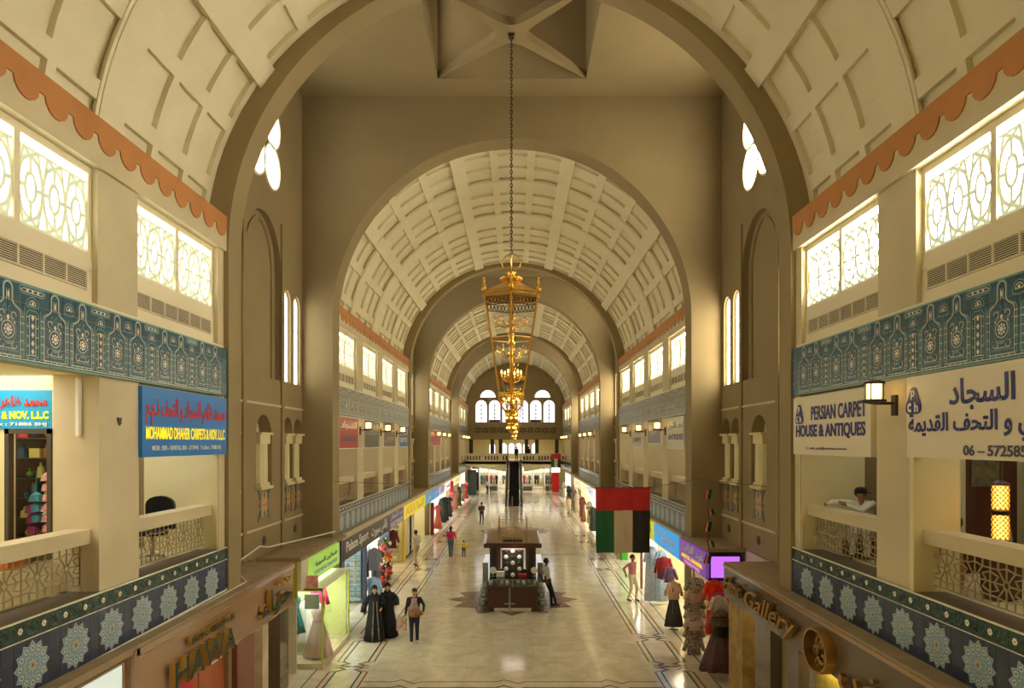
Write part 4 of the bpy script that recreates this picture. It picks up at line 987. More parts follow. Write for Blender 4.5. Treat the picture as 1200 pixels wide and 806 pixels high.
# ---- wall lamps ----
def wall_lamp(s, y, label, z=6.72, group=None):
    t = thing('wall_lamp', label, 'wall lamp', (s*5.68, y, z-.3), group); x = s*5.36
    MB().box(s*5.68, s*5.64, y-.06, y+.06, z-.32, z-.02).box(s*5.66, s*5.36, y-.02, y+.02, z-.16, z-.12).build('bracket', 'iron', t)
    MB().lathe((x, y, z-.15), [(.06, 0), (.17, .03), (.17, .06), (.12, .07)], 8).build('tray', 'iron', t)
    MB().lathe((x, y, z-.08), [(.10, 0), (.105, .22)], 8).build('lamp_glass', 'lamp_glow', t)
    b = MB().lathe((x, y, z+.14), [(.15, 0), (.15, .03), (.03, .07)], 8)
    for i in range(4): a = PI/4+i*PI/2; b.bar((x+.125*math.cos(a), y+.125*math.sin(a), z-.1), (x+.125*math.cos(a), y+.125*math.sin(a), z+.15), .01, 4)
    b.build('lamp_cage', 'iron', t)
    return t
wall_lamp(1, 9.98, 'iron lantern lamp on the pier between the two white carpet signs')
for s, lst in ((-1, ((25.35, 'between the red and grey signs'), (29.2, 'between the grey and brown signs'), (33.05, 'beside the small blue sign'))), (1, ((25.35, 'beside the first white sign beyond the arch'), (29.2, 'beside the greyish blue sign'), (33.05, 'near the second arch')))):
    for y, d in lst: wall_lamp(s, y, 'iron lantern lamp, %s gallery, %s' % (SN[s], d), 6.62)
for s in (-1, 1):
    for i, y in enumerate((48.45, 52.3, 56.1, 71.5, 75.4, 79.2)): wall_lamp(s, y, 'tiny lit lamp far along the %s gallery, %s of its row' % (SN[s], ordw(i)), 6.62, 'far gallery lamps')
# =============== upper gallery rooms ===============
gw = struct('trim_4', 'cross walls and doorways of the galleries')
# left, near: cross wall at the pier with a shop doorway and sign
MB().box(-6.3, -6.36, 9.55, 9.7, 3.9, 6.95).box(-6.32, -6.34, 9.6, 9.62, 3.9, 6.9).build('door_jamb', 'cream', gw)
MB().box(-7.02, -8.4, 9.6, 9.75, 3.9, 6.95).box(-6.36, -7.02, 9.6, 9.75, 6.18, 6.95).build('cross_wall', 'cream', gw)
f = MB()
f.box(-6.36, -6.42, 9.52, 9.62, 3.9, 6.2); f.box(-6.95, -7.01, 9.52, 9.62, 3.9, 6.2); f.box(-6.36, -7.01, 9.52, 9.62, 6.13, 6.2)
dr = struct('door_1', 'dark framed doorway of the souvenir shop on the left gallery', (-6.7, 9.55, 3.9)); f.build('door_frame', 'vent_dark', dr)
sign('gallery_sign', 'turquoise sign with red Arabic lettering above the left gallery doorway', 'front', (-6.99, 9.56, 6.47), 1.25, .54, .06, (36, 160, 210),
     [('محمد ظاهر للسجاد', 0, .1, 1.1, .2, RED, True, .03), ('CARPETS & NOV. L.L.C', 0.0, -.08, 1.15, .11, YEL, False, .04), ('P.o.Box : 71886 SHJ', 0.05, -.21, 1.0, .06, WHITE, False, .03)])
random.seed(5)
cols = [(190, 60, 60), (220, 214, 200), (90, 130, 60), (200, 150, 50), (60, 80, 110), (150, 100, 70), (90, 70, 60), (210, 200, 120), (60, 150, 160)]
CN = dict(zip(cols, ('crimson', 'ivory', 'green', 'amber', 'navy', 'tan', 'umber', 'straw', 'turquoise')))
t = thing('display_shelf', 'tall shelf crammed with souvenirs behind the left gallery doorway', 'shelf', (-6.9, 10.6, 3.9))
MB().box(-6.2, -7.9, 10.9, 10.95, 3.9, 6.3).build('back_panel', 'wood', t)
for i in range(7): MB().box(-6.2, -7.9, 10.55, 10.9, 4.2+i*.31, 4.22+i*.31).build('shelf_board', 'vent_dark', t)
n = 0
for i in range(7):
    x = -6.35; kx = 0
    while x > -7.6:
        wd = random.choice([.08, .12, .16]); h = random.uniform(.12, .26); n += 1; k = random.randrange(4)
        cc = random.choice(cols); y = 10.66; z = 4.221+i*.31; b = MB()
        if k == 0: b.box(x-wd/2, x+wd/2, y-.04, y+.06, z, z+h)
        elif k == 1: b.lathe((x, y, z), [(wd*.3, 0), (wd*.5, h*.35), (wd*.2, h*.75), (wd*.3, h)], 8)
        elif k == 2: b.lathe((x, y, z), [(wd*.45, 0), (wd*.4, h*.6), (wd*.1, h*.8)], 8); b.ball((x, y, z+h*.85), wd*.2, 8)
        else: b.ball((x, y, z+wd*.45), wd*.45, 8); b.lathe((x, y, z+wd*.8), [(wd*.15, 0), (wd*.2, .05)], 8)
        o = b.build('souvenir', colmat(cc, .5)); tag(o, '%s on the %s doorway shelf from the floor, %s from the right' % (CN[cc]+' '+['box', 'vase', 'bottle', 'jar'][k], ordw(i), ordw(kx)), 'souvenir', 'souvenirs on the doorway shelf'); kx += 1
        x -= wd+.05
for (x, z, c1, c2, lb) in ((-6.72, 5.0, (216, 196, 190), (190, 50, 60), 'red and white patterned purses hanging in the left gallery doorway'), (-6.72, 5.45, (224, 210, 200), (200, 60, 60), 'upper cluster of red and white purses in the doorway'), (-6.52, 5.55, (230, 200, 40), (200, 160, 30), 'string of yellow tassels at the right of the doorway'), (-6.50, 4.95, (200, 50, 40), (180, 150, 40), 'red topped golden tassels low in the doorway'), (-6.9, 5.15, (70, 150, 160), (60, 110, 130), 'small teal toy hanging in the doorway'), (-6.95, 4.98, (150, 50, 110), (120, 40, 80), 'magenta cloth bundle in the doorway')):
    b = MB()
    for j in range(3): b.lathe((x, 10.0, z-j*.15), [(.10-.01*j, 0), (.07, .09), (.02, .13)], 10, rip=.1)
    b.bar((x, 10.0, z+.1), (x, 10.0, z+.45), .006, 4)
    o = b.build('hanging_goods', colmat(c1, .6, c2, 40)); tag(o, lb, 'souvenir')
o = MB().box(-6.55, -6.85, 5.8-.0+4.4, 10.3, 4.0, 4.6).build('stool', 'wood') if 0 else None
# orange bags behind the left lattice
for i, (y, c1) in enumerate(((8.2, (206, 110, 40)), (8.65, (214, 120, 50)), (9.05, (120, 110, 70)))):
    o = MB().cbox((-6.3, y, 4.49), (.2, .3, .16)).build('carton', colmat(c1, .7)); tag(o, ['orange carton furthest left behind the left lattice', 'orange carton in the middle behind the left lattice', 'olive carton beside the pier behind the left lattice'][i], 'carton')
o = MB().box(-6.2, -6.5, 7.8, 9.3, 3.93, 4.405).build('bench', 'cream'); tag(o, 'low cream bench under the cartons behind the left lattice', 'bench')
# second left bay: end wall, book shelf, counter, chairs
MB().box(-6.3, -7.15, 13.35, 13.5, 3.9, 6.95).build('cross_wall', 'cream', gw)
MB().box(-5.7, -6.35, 13.3, 13.4, 3.9, 6.95).build('cross_wall', 'cream', gw)
t = thing('book_shelf', 'open shelf of framed goods and boxes seen under the blue sign', 'shelf', (-7.9, 15.3, 3.9))
MB().box(-7.2, -8.35, 15.5, 15.55, 3.9, 6.6).build('back_panel', 'vent_dark', t)
for z in (4.9, 5.3, 5.7, 6.1, 6.5): MB().box(-7.2, -8.35, 15.2, 15.5, z, z+.03).build('shelf_board', 'cream', t)
for x in (-7.2, -7.75, -8.3): MB().box(x-.02, x+.02, 15.2, 15.5, 3.9, 6.6).build('upright', 'cream', t)
k = 0
for iz, z in enumerate((4.93, 5.33, 5.73, 6.13)):
    for ix, x in enumerate((-7.32, -7.45, -7.6, -7.9, -8.05, -8.18)):
        h = random.uniform(.15, .3); o = MB().cbox((x, 15.33, z+h/2), (.1, .12, h)).build('box', colmat(cols[(iz*5+ix*2) % 9], .6)); tag(o, '%s box on the %s shelf up under the blue sign, %s from the right' % (CN[cols[(iz*5+ix*2) % 9]], ordw(iz), ordw(ix)), 'box', 'boxes on the shelf under the blue sign')
t = thing('counter', 'curved grey sales counter behind the left lattice', 'counter', (-7.7, 14.4, 3.9)); MB().lathe((-7.75, 14.5, 3.9), [(.55, 0), (.6, .75)], 20, sx=1.1, sy=.6).build('body', 'offwhite', t); MB().lathe((-7.75, 14.5, 4.65), [(.68, 0), (.68, .08)], 20, sx=1.1, sy=.6).build('worktop', 'grey_ledge', t)
def chair(x, y, rz, label):
    t = thing('office_chair', label, 'chair', (x, y, 3.93)); R = Matrix.Rotation(rz, 4, 'Z')
    b = MB()
    pts = arc(0, .95, .26, 180, 0, 8, .16); prof = [(-.26, .5)]+pts+[(.26, .5)]
    b.prism(prof, (x, y, 3.93), (math.cos(rz), math.sin(rz), 0), (0,0,1), (-math.sin(rz), math.cos(rz), 0), .07); b.build('backrest', 'black', t)
    MB().lathe((x-.22*-math.sin(rz), y-.22*math.cos(rz), 4.36), [(.24, 0), (.26, .04), (.24, .08)], 14).build('seat', 'black', t)
    c = (x+.22*math.sin(rz), y-.22*math.cos(rz)); MB().bar((c[0], c[1], 4.0), (c[0], c[1], 4.37), .03, 6).build('pedestal', 'steel', t)
    b = MB()
    for i in range(5): b.bar((c[0], c[1], 4.0), (c[0]+.26*math.cos(i*2*PI/5), c[1]+.26*math.sin(i*2*PI/5), 3.97), .02, 4)
    b.build('base', 'steel', t)
chair(-6.35, 12.4, 0, 'black office chair back rising behind the rail under the blue sign')
chair(-7.0, 11.7, .3, 'black office chair partly hidden behind the left lattice and pier')
# right, second bay: end wall and dark picture
MB().box(5.7, 6.92, 13.3, 13.45, 3.9, 6.95).build('cross_wall', 'cream', gw)
t = thing('cabinet', 'dark cabinet with a framed picture behind the man in the cap', 'cabinet', (7.6, 14.4, 3.9)); MB().box(6.95, 8.3, 14.4, 14.8, 3.9, 5.15).build('body', 'wood', t); MB().box(6.95, 8.3, 14.38, 14.82, 5.15, 5.2).build('top', 'cream', t)
t = thing('picture', 'dark framed picture on the right gallery wall', 'picture', (7.4, 14.35, 5.5)); MB().box(7.0, 7.8, 14.6, 14.66, 5.45, 6.4).build('frame', 'black', t); MB().box(7.06, 7.74, 14.59, 14.6, 5.51, 6.34).build('canvas', colmat((70, 76, 72), .6, (100, 100, 90), 6), t)
# right, near bay: wing wall, mirror, lamps
MB().box(5.66, 6.3, 9.5, 9.6, 3.9, 6.95).build('cross_wall', 'cream', gw)
MB().box(6.5, 6.62, 9.3, 9.5, 3.9, 6.95).build('pilaster', 'cream', gw) if 0 else None
t = thing('display_cabinet', 'dark glazed cabinet behind the right gallery rail', 'cabinet', (7.3, 10.9, 3.9))
MB().box(6.75, 8.2, 11.0, 11.3, 3.9, 6.7).build('body', 'wood', t); MB().box(6.95, 7.35, 10.97, 11.0, 4.3, 6.5).build('mirror_panel', 'mirror', t); MB().box(7.45, 7.95, 10.97, 11.0, 5.3, 6.5).build('picture_panel', colmat((70, 74, 60), .5, (120, 110, 80), 9), t)
MB().box(8.0, 8.15, 10.2, 10.3, 3.9, 6.95).build('pilaster', 'vault', gw)
def hang_lamp(x, y, z, label, h=.34):
    t = thing('fretwork_lamp', label, 'lamp', (x, y, z)); n = 10
    MB().lathe((x, y, z+.02), [(.085, 0), (.085, h-.04)], n).build('lamp_core', emis('fret_glow', (255, 176, 70), 5), t)
    b = MB()
    for i in range(n):
        for j in range(5):
            a0 = 2*PI*i/n; a1 = 2*PI*(i+1)/n; z0 = z+h*j/5; z1 = z+h*(j+1)/5
            b.bar((x+.1*math.cos(a0), y+.1*math.sin(a0), z0), (x+.1*math.cos(a1), y+.1*math.sin(a1), z1), .008, 4, cap=False); b.bar((x+.1*math.cos(a1), y+.1*math.sin(a1), z0), (x+.1*math.cos(a0), y+.1*math.sin(a0), z1), .008, 4, cap=False)
    b.build('fretwork', 'brass', t); MB().lathe((x, y, z+h), [(.11, 0), (.11, .02), (.03, .06)], n).lathe((x, y, z-.02), [(.11, 0), (.11, .02)], n).build('cap', 'iron', t)
hang_lamp(6.62, 9.15, 5.10, 'upper of two glowing fretwork lamps in the right gallery')
hang_lamp(6.62, 9.15, 4.70, 'lower of two glowing fretwork lamps in the right gallery')
t = thing('lamp_stand', 'dark stand holding the two fretwork lamps', 'stand', (6.62, 9.15, 3.9)); MB().box(6.45, 6.8, 9.0, 9.3, 3.93, 4.66).build('cabinet_body', 'wood', t); MB().bar((6.62, 9.15, 5.5), (6.62, 9.15, 5.9), .02, 6).build('rod', 'iron', t)
for i, (x, z, c1) in enumerate(((6.9, 4.9, (120, 100, 60)), (6.35, 4.7, (176, 120, 60)), (7.0, 5.2, (150, 140, 120)))):
    o = MB().lathe((x, 9.6, z-.75), [(.05, 0), (.09, .2), (.05, .5), (.03, .7), (.06, .76)], 10).build('vase', colmat(c1, .4)); tag(o, ['olive brass vase right of the fretwork lamps', 'copper vase left of the fretwork lamps', 'pale vase furthest right by the fretwork lamps'][i], 'vase')
# cross walls for the other bays
for s in (-1, 1):
    for k in (1, 2):
        for i, (a, c) in enumerate(win_y(k)):
            MB().box(s*5.75, s*6.9, c+.1, c+.2, 3.9, 6.95).build('cross_wall', 'cream', gw)
            if (i+k) % 2 == 0: MB().box(s*7.2, s*7.25, a, c, 3.9, 6.95).build('screen_wall', 'cream', gw)
# goods behind the far galleries
for s in (-1, 1):
    for k, y in enumerate((27.2, 31.0, 49.5, 53.5)):
        o = MB().box(s*6.9, s*7.15, y-.5, y+.3, 3.93, 5.6).build('rolled_carpets', colmat((110, 60, 50), .8, (60, 50, 70), 9)); tag(o, 'upright roll of dark carpets in the %s gallery, %s from the first arch' % (SN[s], ordw(k)), 'carpet')
# =============== chandeliers ===============
linkm = None
M['gold'] = mat('bright_gold', (240, 188, 84), .22, .9)
def chandelier(y0, label):
    global linkm
    t = thing('chandelier', label, 'chandelier', (0, y0, EYE+.25)); H = EYE; x0 = 0
    ang = [-PI/2+i*PI/3 for i in range(6)]
    def ring(r, z, th=.03, tz=.05, n=6, a0=-PI/2):
        b = MB(); p = [(x0+r*math.cos(a0+2*PI*i/n), y0+r*math.sin(a0+2*PI*i/n), z) for i in range(n+1)]; return p
    Rt, Rb = .80, .36; zt, zb = H+3.85, H+1.30
    for a in ang:
        b = MB(); b.bar((x0+Rt*math.cos(a), y0+Rt*math.sin(a), zt), (x0+Rb*math.cos(a), y0+Rb*math.sin(a), zb), .032, 4); b.build('post', 'gold', t)
        f = MB(); fx, fy = x0+(Rt+.02)*math.cos(a), y0+(Rt+.02)*math.sin(a)
        f.lathe((fx, fy, zt+.08), [(.05, 0), (.07, .05), (.03, .1), (.06, .16), (.025, .24), (.035, .3), (.006, .42)], 8); f.build('finial', 'gold', t, smooth=True)
    b = MB(); b.tube(ring(Rt, zt), .045, 4); b.tube(ring(Rt+.02, zt+.08), .03, 4); b.build('top_frame', 'gold', t)
    b = MB(); b.tube(ring(Rb, zb), .035, 4); b.tube(ring(.61, H+2.9-.15), .012, 4); b.build('bottom_frame', 'gold', t)
    b = MB()
    for i in range(6):     # hexagonal roof
        a, c = ang[i], ang[(i+1) % 6]; b.add([(x0+Rt*math.cos(a), y0+Rt*math.sin(a), zt+.08), (x0+Rt*math.cos(c), y0+Rt*math.sin(c), zt+.08), (x0+.16*math.cos(c), y0+.16*math.sin(c), zt+.42), (x0+.16*math.cos(a), y0+.16*math.sin(a), zt+.42)], [(0,1,2,3)])
    b.build('roof', mat('pale_gold', (220, 186, 120), .4, .8), t)
    b = MB()               # pierced dark gallery beneath the roof
    for i in range(6):
        a, c = ang[i], ang[(i+1) % 6]; A = Vector((x0+Rt*.94*math.cos(a), y0+Rt*.94*math.sin(a), 0)); B = Vector((x0+Rt*.94*math.cos(c), y0+Rt*.94*math.sin(c), 0))
        for j in range(7):
            p = A.lerp(B, (j+.5)/7); b.tube([(p.x+.05*math.cos(q)*(B-A).normalized().x, p.y+.05*math.cos(q)*(B-A).normalized().y, zt-.17+.09*math.sin(q)) for q in [2*PI*m/6 for m in range(7)]], .012, 4)
        b.bar((A.x, A.y, zt-.28), (B.x, B.y, zt-.28), .014, 4)
    b.build('pierced_frieze', mat('bronze', (70, 52, 24), .4, .8), t)
    b = MB(); b.lathe((x0, y0, zt+.40), [(.16, 0), (.30, .06), (.32, .10), (.12, .14), (.10, .22), (.16, .26), (.05, .30), (.04, .40)], 16); b.build('crown', 'gold', t, smooth=True)
    b = MB()
    for i in range(4):
        a = i*PI/2; b.tube([(x0+q*math.cos(a), y0+q*math.sin(a), z) for q, z in ((.05, zt+.72), (.22, zt+.80), (.26, zt+.95), (.16, zt+1.08), (.03, zt+1.15))], .014, 5)
    b.build('suspension_scroll', 'gold', t)
    b = MB(); b.bar((x0, y0, H+.6), (x0, y0, zt+.4), .045, 10); b.lathe((x0, y0, H+2.55), [(.05, 0), (.11, .08), (.06, .2), (.1, .3), (.05, .4)], 12); b.build('central_stem', 'gold', t, smooth=True)
    for (zz, n, r, nm) in ((H+3.15, 8, .42, 'arm'), (H+2.35, 8, .38, 'arm'), (H+1.7, 6, .26, 'arm')):
        for i in range(n):
            a = 2*PI*i/n+.2; b = MB()
            b.tube([(x0+q*math.cos(a), y0+q*math.sin(a), zz+z) for q, z in ((.04, 0), (r*.4, -.1), (r*.75, -.06), (r, .05), (r, .12))], .012, 5); b.lathe((x0+r*math.cos(a), y0+r*math.sin(a), zz+.10), [(.02, 0), (.05, .02), (.03, .03)], 8)
            o = b.build('arm', 'gold', t); MB().lathe((x0+r*math.cos(a), y0+r*math.sin(a), zz+.13), [(.018, 0), (.022, .05), (.006, .1)], 6).build('bulb', 'offwhite' if zz > H+2 else 'bulb', o)
    # crystal bowl and tiers below
    b = MB(); b.lathe((x0, y0, H+.84), [(.16, 0), (.26, .10), (.31, .25), (.335, .42)], 18); b.build('glass_bowl', 'glass', t, smooth=True)
    c_ = MB()
    for i in range(10): c_.ball((x0+.2*math.cos(i*PI/5), y0+.2*math.sin(i*PI/5), H+1.1+.06*(i % 2)), .035, 8)
    c_.build('bowl_bulbs', 'bulb', t)
    b = MB()
    for z, r in ((H+1.26, .345), (H+1.08, .32), (H+.86, .18)): b.tube([(x0+r*math.cos(2*PI*i/18), y0+r*math.sin(2*PI*i/18), z) for i in range(19)], .016, 5)
    for i in range(12):
        a = 2*PI*i/12; b.tube([(x0+q*math.cos(a), y0+q*math.sin(a), H+z) for q, z in ((.345, 1.26), (.32, 1.08), (.27, .95), (.18, .85))], .013, 4); b.tube([(x0+q*math.cos(a+PI*dd_/6), y0+q*math.sin(a+PI*dd_/6), H+z) for q, z, dd_ in ((.34, 1.24, 0), (.33, 1.16, .5), (.325, 1.08, 1))], .012, 4)
    b.build('bowl_cage', 'gold', t)
    b = MB(); b.lathe((x0, y0, H+.50), [(.12, 0), (.17, .08), (.16, .2), (.19, .34)], 14, rip=.06, rk=7); b.build('middle_tier', 'gold', t, smooth=True)
    c_ = MB()
    for i in range(8): c_.ball((x0+.185*math.cos(i*PI/4), y0+.185*math.sin(i*PI/4), H+.66), .03, 8)
    c_.build('tier_bulbs', 'bulb', t)
    b = MB(); b.lathe((x0, y0, H+.25), [(.015, 0), (.08, .05), (.11, .14), (.09, .25)], 12); b.build('bottom_tier', 'gold', t, smooth=True)
    c_ = MB()
    for i in range(6): c_.ball((x0+.11*math.cos(i*PI/3), y0+.11*math.sin(i*PI/3), H+.40), .025, 8)
    c_.build('tier_bulbs', 'bulb', t)
    b = MB(); b.bar((x0, y0, H+.1), (x0, y0, H+.26), .008, 5); b.build('drop_finial', 'gold', t)
    if linkm is None:
        lb = MB(); lb.tube([(.028*math.cos(2*PI*i/8), 0, .055*math.sin(2*PI*i/8)) for i in range(9)], .011, 5); linkm = lb.mesh('chain_link', 'black_metal')
    z = zt+1.2; i = 0
    while z < CEIL-.05:
        inst(linkm, 'chain_link', t, (x0, y0, z), rot=(0, 0, (i % 2)*PI/2)); z += .088; i += 1
chandelier(18.05, 'tall hexagonal gilt lantern chandelier hanging in the nearest crossing')
chandelier(18.05+P, 'gilt lantern chandelier in the second crossing, seen through the nearest one')
chandelier(18.05+2*P, 'gilt lantern chandelier in the farthest crossing near the escalator')
# =============== kiosk ===============
t = thing('jewellery_kiosk', 'dark wood kiosk with a flat canopy and glass counters in the middle of the hall', 'kiosk', (0, 26.2, 0))
MB().box(-1.05, 1.05, 24.7, 28.5, 2.2, 2.36).build('canopy', 'wood', t); MB().box(-.98, .98, 24.78, 28.42, 2.36, 2.38).build('canopy_top', mat('canopy_dust', (150, 128, 104), .8, var=.15), t)
MB().box(-.35, .35, 25.0, 25.6, 2.38, 2.45).build('roof_vent', 'black', t)
for x in (-.68, .68):
    for y in (25.3, 27.9): MB().box(x-.17, x+.17, y-.12, y+.12, .9, 2.2).build('post', 'wood', t)
    MB().box(x-.07, x+.07, 25.1, 25.16, .9, 2.2).build('post_trim', 'black', t)
MB().box(-.72, .72, 24.35, 24.7, .12, .86).build('front_cabinet', 'wood', t); MB().box(-.66, .66, 24.33, 24.7, 0, .12).build('plinth', 'offwhite', t)
MB().box(-.9, -.72, 24.4, 28, 0, .8).box(.72, .9, 24.4, 28, 0, .8).box(-.9, .9, 27.9, 28.1, 0, .85).build('side_cabinet', 'wood', t)
MB().box(-.95, .95, 24.3, 25.2, .86, .9).build('counter_shelf', 'vent_dark', t); MB().box(-.95, .95, 24.3, 25.2, 1.12, 1.135).build('counter_glass', 'glass', t)
MB().box(-.95, .95, 24.3, 24.31, .9, 1.12).box(-.95, -.94, 24.3, 25.2, .9, 1.12).box(.94, .95, 24.3, 25.2, .9, 1.12).build('glass_front', 'glass', t)
fb = MB()
for x in (-.95, -.02, .93):
    fb.box(x, x+.025, 24.29, 24.315, .88, 1.14)
fb.box(-.95, .955, 24.29, 24.315, 1.12, 1.14); fb.build('counter_frame', 'steel', t)
MB().box(-.4, .4, 25.3, 25.34, .9, 2.12).build('display_board', 'vent_dark', t)
MB().box(-.45, .45, 25.22, 25.3, 2.05, 2.18).build('lamp_bar', mat('pink_bar', (190, 160, 150), .4), t)
area('kiosk_light', (0, 25.0, 2.15), (.8, .3), 4, (1, .92, .8))
for i in range(3): 
    for j in range(5):
        b = MB(); b.lathe((-.25+.25*i, 25.24, 1.05+j*.22), [(.03, 0), (.07, .03), (.085, .09), (.05, .14), (.02, .16)], 10, sy=.5)
        o = b.build('necklace_bust', 'white' if (i+j) % 2 else colmat((60, 56, 54))); tag(o, ('white' if (i+j) % 2 else 'black')+' jewellery bust on the kiosk board, %s row up, %s column' % (ordw(j), ['left', 'middle', 'right'][i]), 'jewellery bust', ('white' if (i+j) % 2 else 'black')+' busts on the kiosk board')
for i in range(9):
    o = MB().cbox((-.8+i*.2, 24.7, .95), (.12, .4, .08)).build('jewellery_tray', colmat([(200, 196, 180), (90, 84, 76), (170, 150, 110)][i % 3])); tag(o, '%s jewellery tray in the kiosk glass counter, %s from the left' % (['pale', 'dark', 'sand coloured'][i % 3], ordw(i)), 'tray', '%s trays in the kiosk counter' % ['pale', 'dark', 'sand'][i % 3])
for (x, r, z, lb, c1) in ((-.72, .13, 1.14, 'round white stand mirror on the left of the kiosk counter', (210, 206, 196)), (.78, .12, 1.14, 'oval white stand mirror on the right of the kiosk counter', (210, 206, 196))):
    tt = thing('stand_mirror', lb, 'mirror', (x, 24.9, z)); MB().lathe((x, 24.9, z), [(.07, 0), (.07, .015), (.012, .03), (.012, .1)], 10).build('foot', 'steel', tt)
    MB().prism([(r*math.cos(2*PI*i/16), r*math.sin(2*PI*i/16)) for i in range(16)], (x, 24.9, z+.22), (1,0,0), (0,0,1), (0,-1,0), .02).build('mirror_disc', 'white', tt)
o = MB().cbox((-.45, 24.95, 1.22), (.3, .2, .18)).build('jewellery_box', 'white'); tag(o, 'white jewellery box on the kiosk counter', 'box')
o = MB().cbox((.35, 24.95, 1.17), (.3, .2, .1)).build('jewellery_box', colmat((170, 40, 40))); tag(o, 'red jewellery box on the kiosk counter', 'box')
for s in (-1, 1):
    tt = thing('tiered_showcase', 'stepped glass showcase on the %s side of the kiosk front' % SN[s], 'showcase', (s*1.05, 24.6, 0))
    for j, (z, dx) in enumerate(((.2, .22), (.5, .16), (.8, .1))):
        MB().box(s*.9, s*(.98+dx), 24.3-j*-.05, 25.0, z, z+.03).build('shelf', 'vent_dark', tt); MB().box(s*(.9), s*(.98+dx), 24.3, 24.31, z+.03, z+.24).box(s*(.975+dx), s*(.98+dx), 24.3, 25.0, z+.03, z+.24).build('glass_pane', 'glass', tt)
        for q in range(3):
            o = MB().cbox((s*(1.0+dx*.3), 24.42+q*.2, z+.08), (.12, .12, .1)).build('gift_box', colmat([(180, 176, 160), (120, 112, 96), (206, 200, 186)][q])); tag(o, '%s gift box in the %s stepped showcase of the kiosk, %s shelf up' % (['grey', 'taupe', 'ivory'][q], SN[s], ordw(j)), 'box', '%s boxes in the %s kiosk showcase' % (['grey', 'taupe', 'ivory'][q], SN[s]))
    MB().bar((s*1.15, 24.4, 0), (s*1.15, 24.4, .85), .015, 5).bar((s*1.15, 24.95, 0), (s*1.15, 24.95, .85), .015, 5).build('upright', 'steel', tt)
    tt = thing('slanted_lightbox', 'bright white slanted display panel on the %s flank of the kiosk' % SN[s], 'panel', (s*1.02, 26.4, .4)); MB().box(s*.93, s*1.12, 25.6, 27.6, .5, 1.5).build('lit_sheet', mat('panel_white', (236, 242, 240), .4, emit=(230, 240, 240), es=.5), tt); MB().box(s*.92, s*1.13, 25.55, 25.6, .1, 1.52).build('edge_frame', 'steel', tt)
# wire cage on the canopy
tt = thing('wire_cage', 'pale open wire cage standing on the kiosk canopy', 'cage', (0, 26.6, 2.38)); b = MB(); x0, x1, y0, y1, z0, z1 = -.52, .52, 25.0, 27.2, 2.38, 3.2
for i in range(9):
    x = x0+(x1-x0)*i/8; b.bar((x, y0, z0), (x, y0, z1), .006, 4, cap=False); b.bar((x, y1, z0), (x, y1, z1), .006, 4, cap=False)
for i in range(12):
    y = y0+(y1-y0)*i/11
    for x in (x0, x1): b.bar((x, y, z0), (x, y, z1), .006, 4, cap=False)
for j in range(8):
    z = z0+(z1-z0)*j/7
    for y in (y0, y1): b.bar((x0, y, z), (x1, y, z), .006, 4, cap=False)
    for x in (x0, x1): b.bar((x, y0, z), (x, y1, z), .006, 4, cap=False)
b.build('wire_grid', 'brass', tt)
tt = thing('floor_stand', 'slim chrome floor stand in front of the kiosk', 'stand', (-.1, 24.0, 0)); MB().bar((-.1, 24.0, 0), (-.1, 24.0, .9), .03, 6).build('pole', 'steel', tt); MB().bar((-.28, 24.0, .35), (.08, 24.0, .35), .018, 6).build('crossbar', 'steel', tt); MB().lathe((-.1, 24.0, 0), [(.14, 0), (.14, .02), (.03, .05)], 12).build('foot', 'steel', tt)
# =============== escalator ===============
t = thing('escalator', 'dark escalator rising to the mezzanine at the far end', 'escalator', (-.1, 64.8, 0)); xe = -.1; ya, yb, zb = 65.0, 77.9, 3.9
for i in range(30):
    f0 = i/30; y = ya+(yb-ya)*f0; z = zb*(i+1)/30; MB().box(xe-.5, xe+.5, y, y+.45, z-.3, z).build('step', 'black', t)
for s in (-1, 1):
    x = xe+s*.62
    b = MB(); b.prism([(ya-.6, 0), (ya, 0), (yb+.3, zb-.3), (yb+.3, zb+.2), (yb, zb+.2), (ya, .35), (ya-.6, .3)], (x, 0, 0), (0,1,0), (0,0,1), (s,0,0), .22); b.build('truss_panel', mat('esc_grey', (96, 96, 90), .4), t)
    b = MB(); b.prism([(ya-.6, .3), (ya, .35), (yb, zb+.2), (yb+.3, zb+.2), (yb+.3, zb+.95), (yb, zb+.95), (ya, 1.05), (ya-.6, 1.0)], (x+s*.08, 0, 0), (0,1,0), (0,0,1), (s,0,0), .02); b.build('side_glass', 'black', t)
    MB().tube([(x+s*.09, ya-.6, 1.0), (x+s*.09, ya, 1.08), (x+s*.09, yb, zb+.98), (x+s*.09, yb+.3, zb+.98)], .05, 6).build('handrail', 'rubber', t)
    MB().tube([(x+s*.25, ya-.6, .32), (x+s*.25, ya, .37), (x+s*.25, yb, zb+.22)], .03, 4).build('metal_strip', 'steel', t)
MB().box(xe-.85, xe+.85, yb, yb+.1, 3.3, 3.9).build('landing_edge', 'steel', t)
o = MB().bar((-.25, 64.0, 0), (-.25, 64.0, 1.0), .05, 6).build('bollard', 'steel'); tag(o, 'short metal bollard at the foot of the escalator', 'bollard')
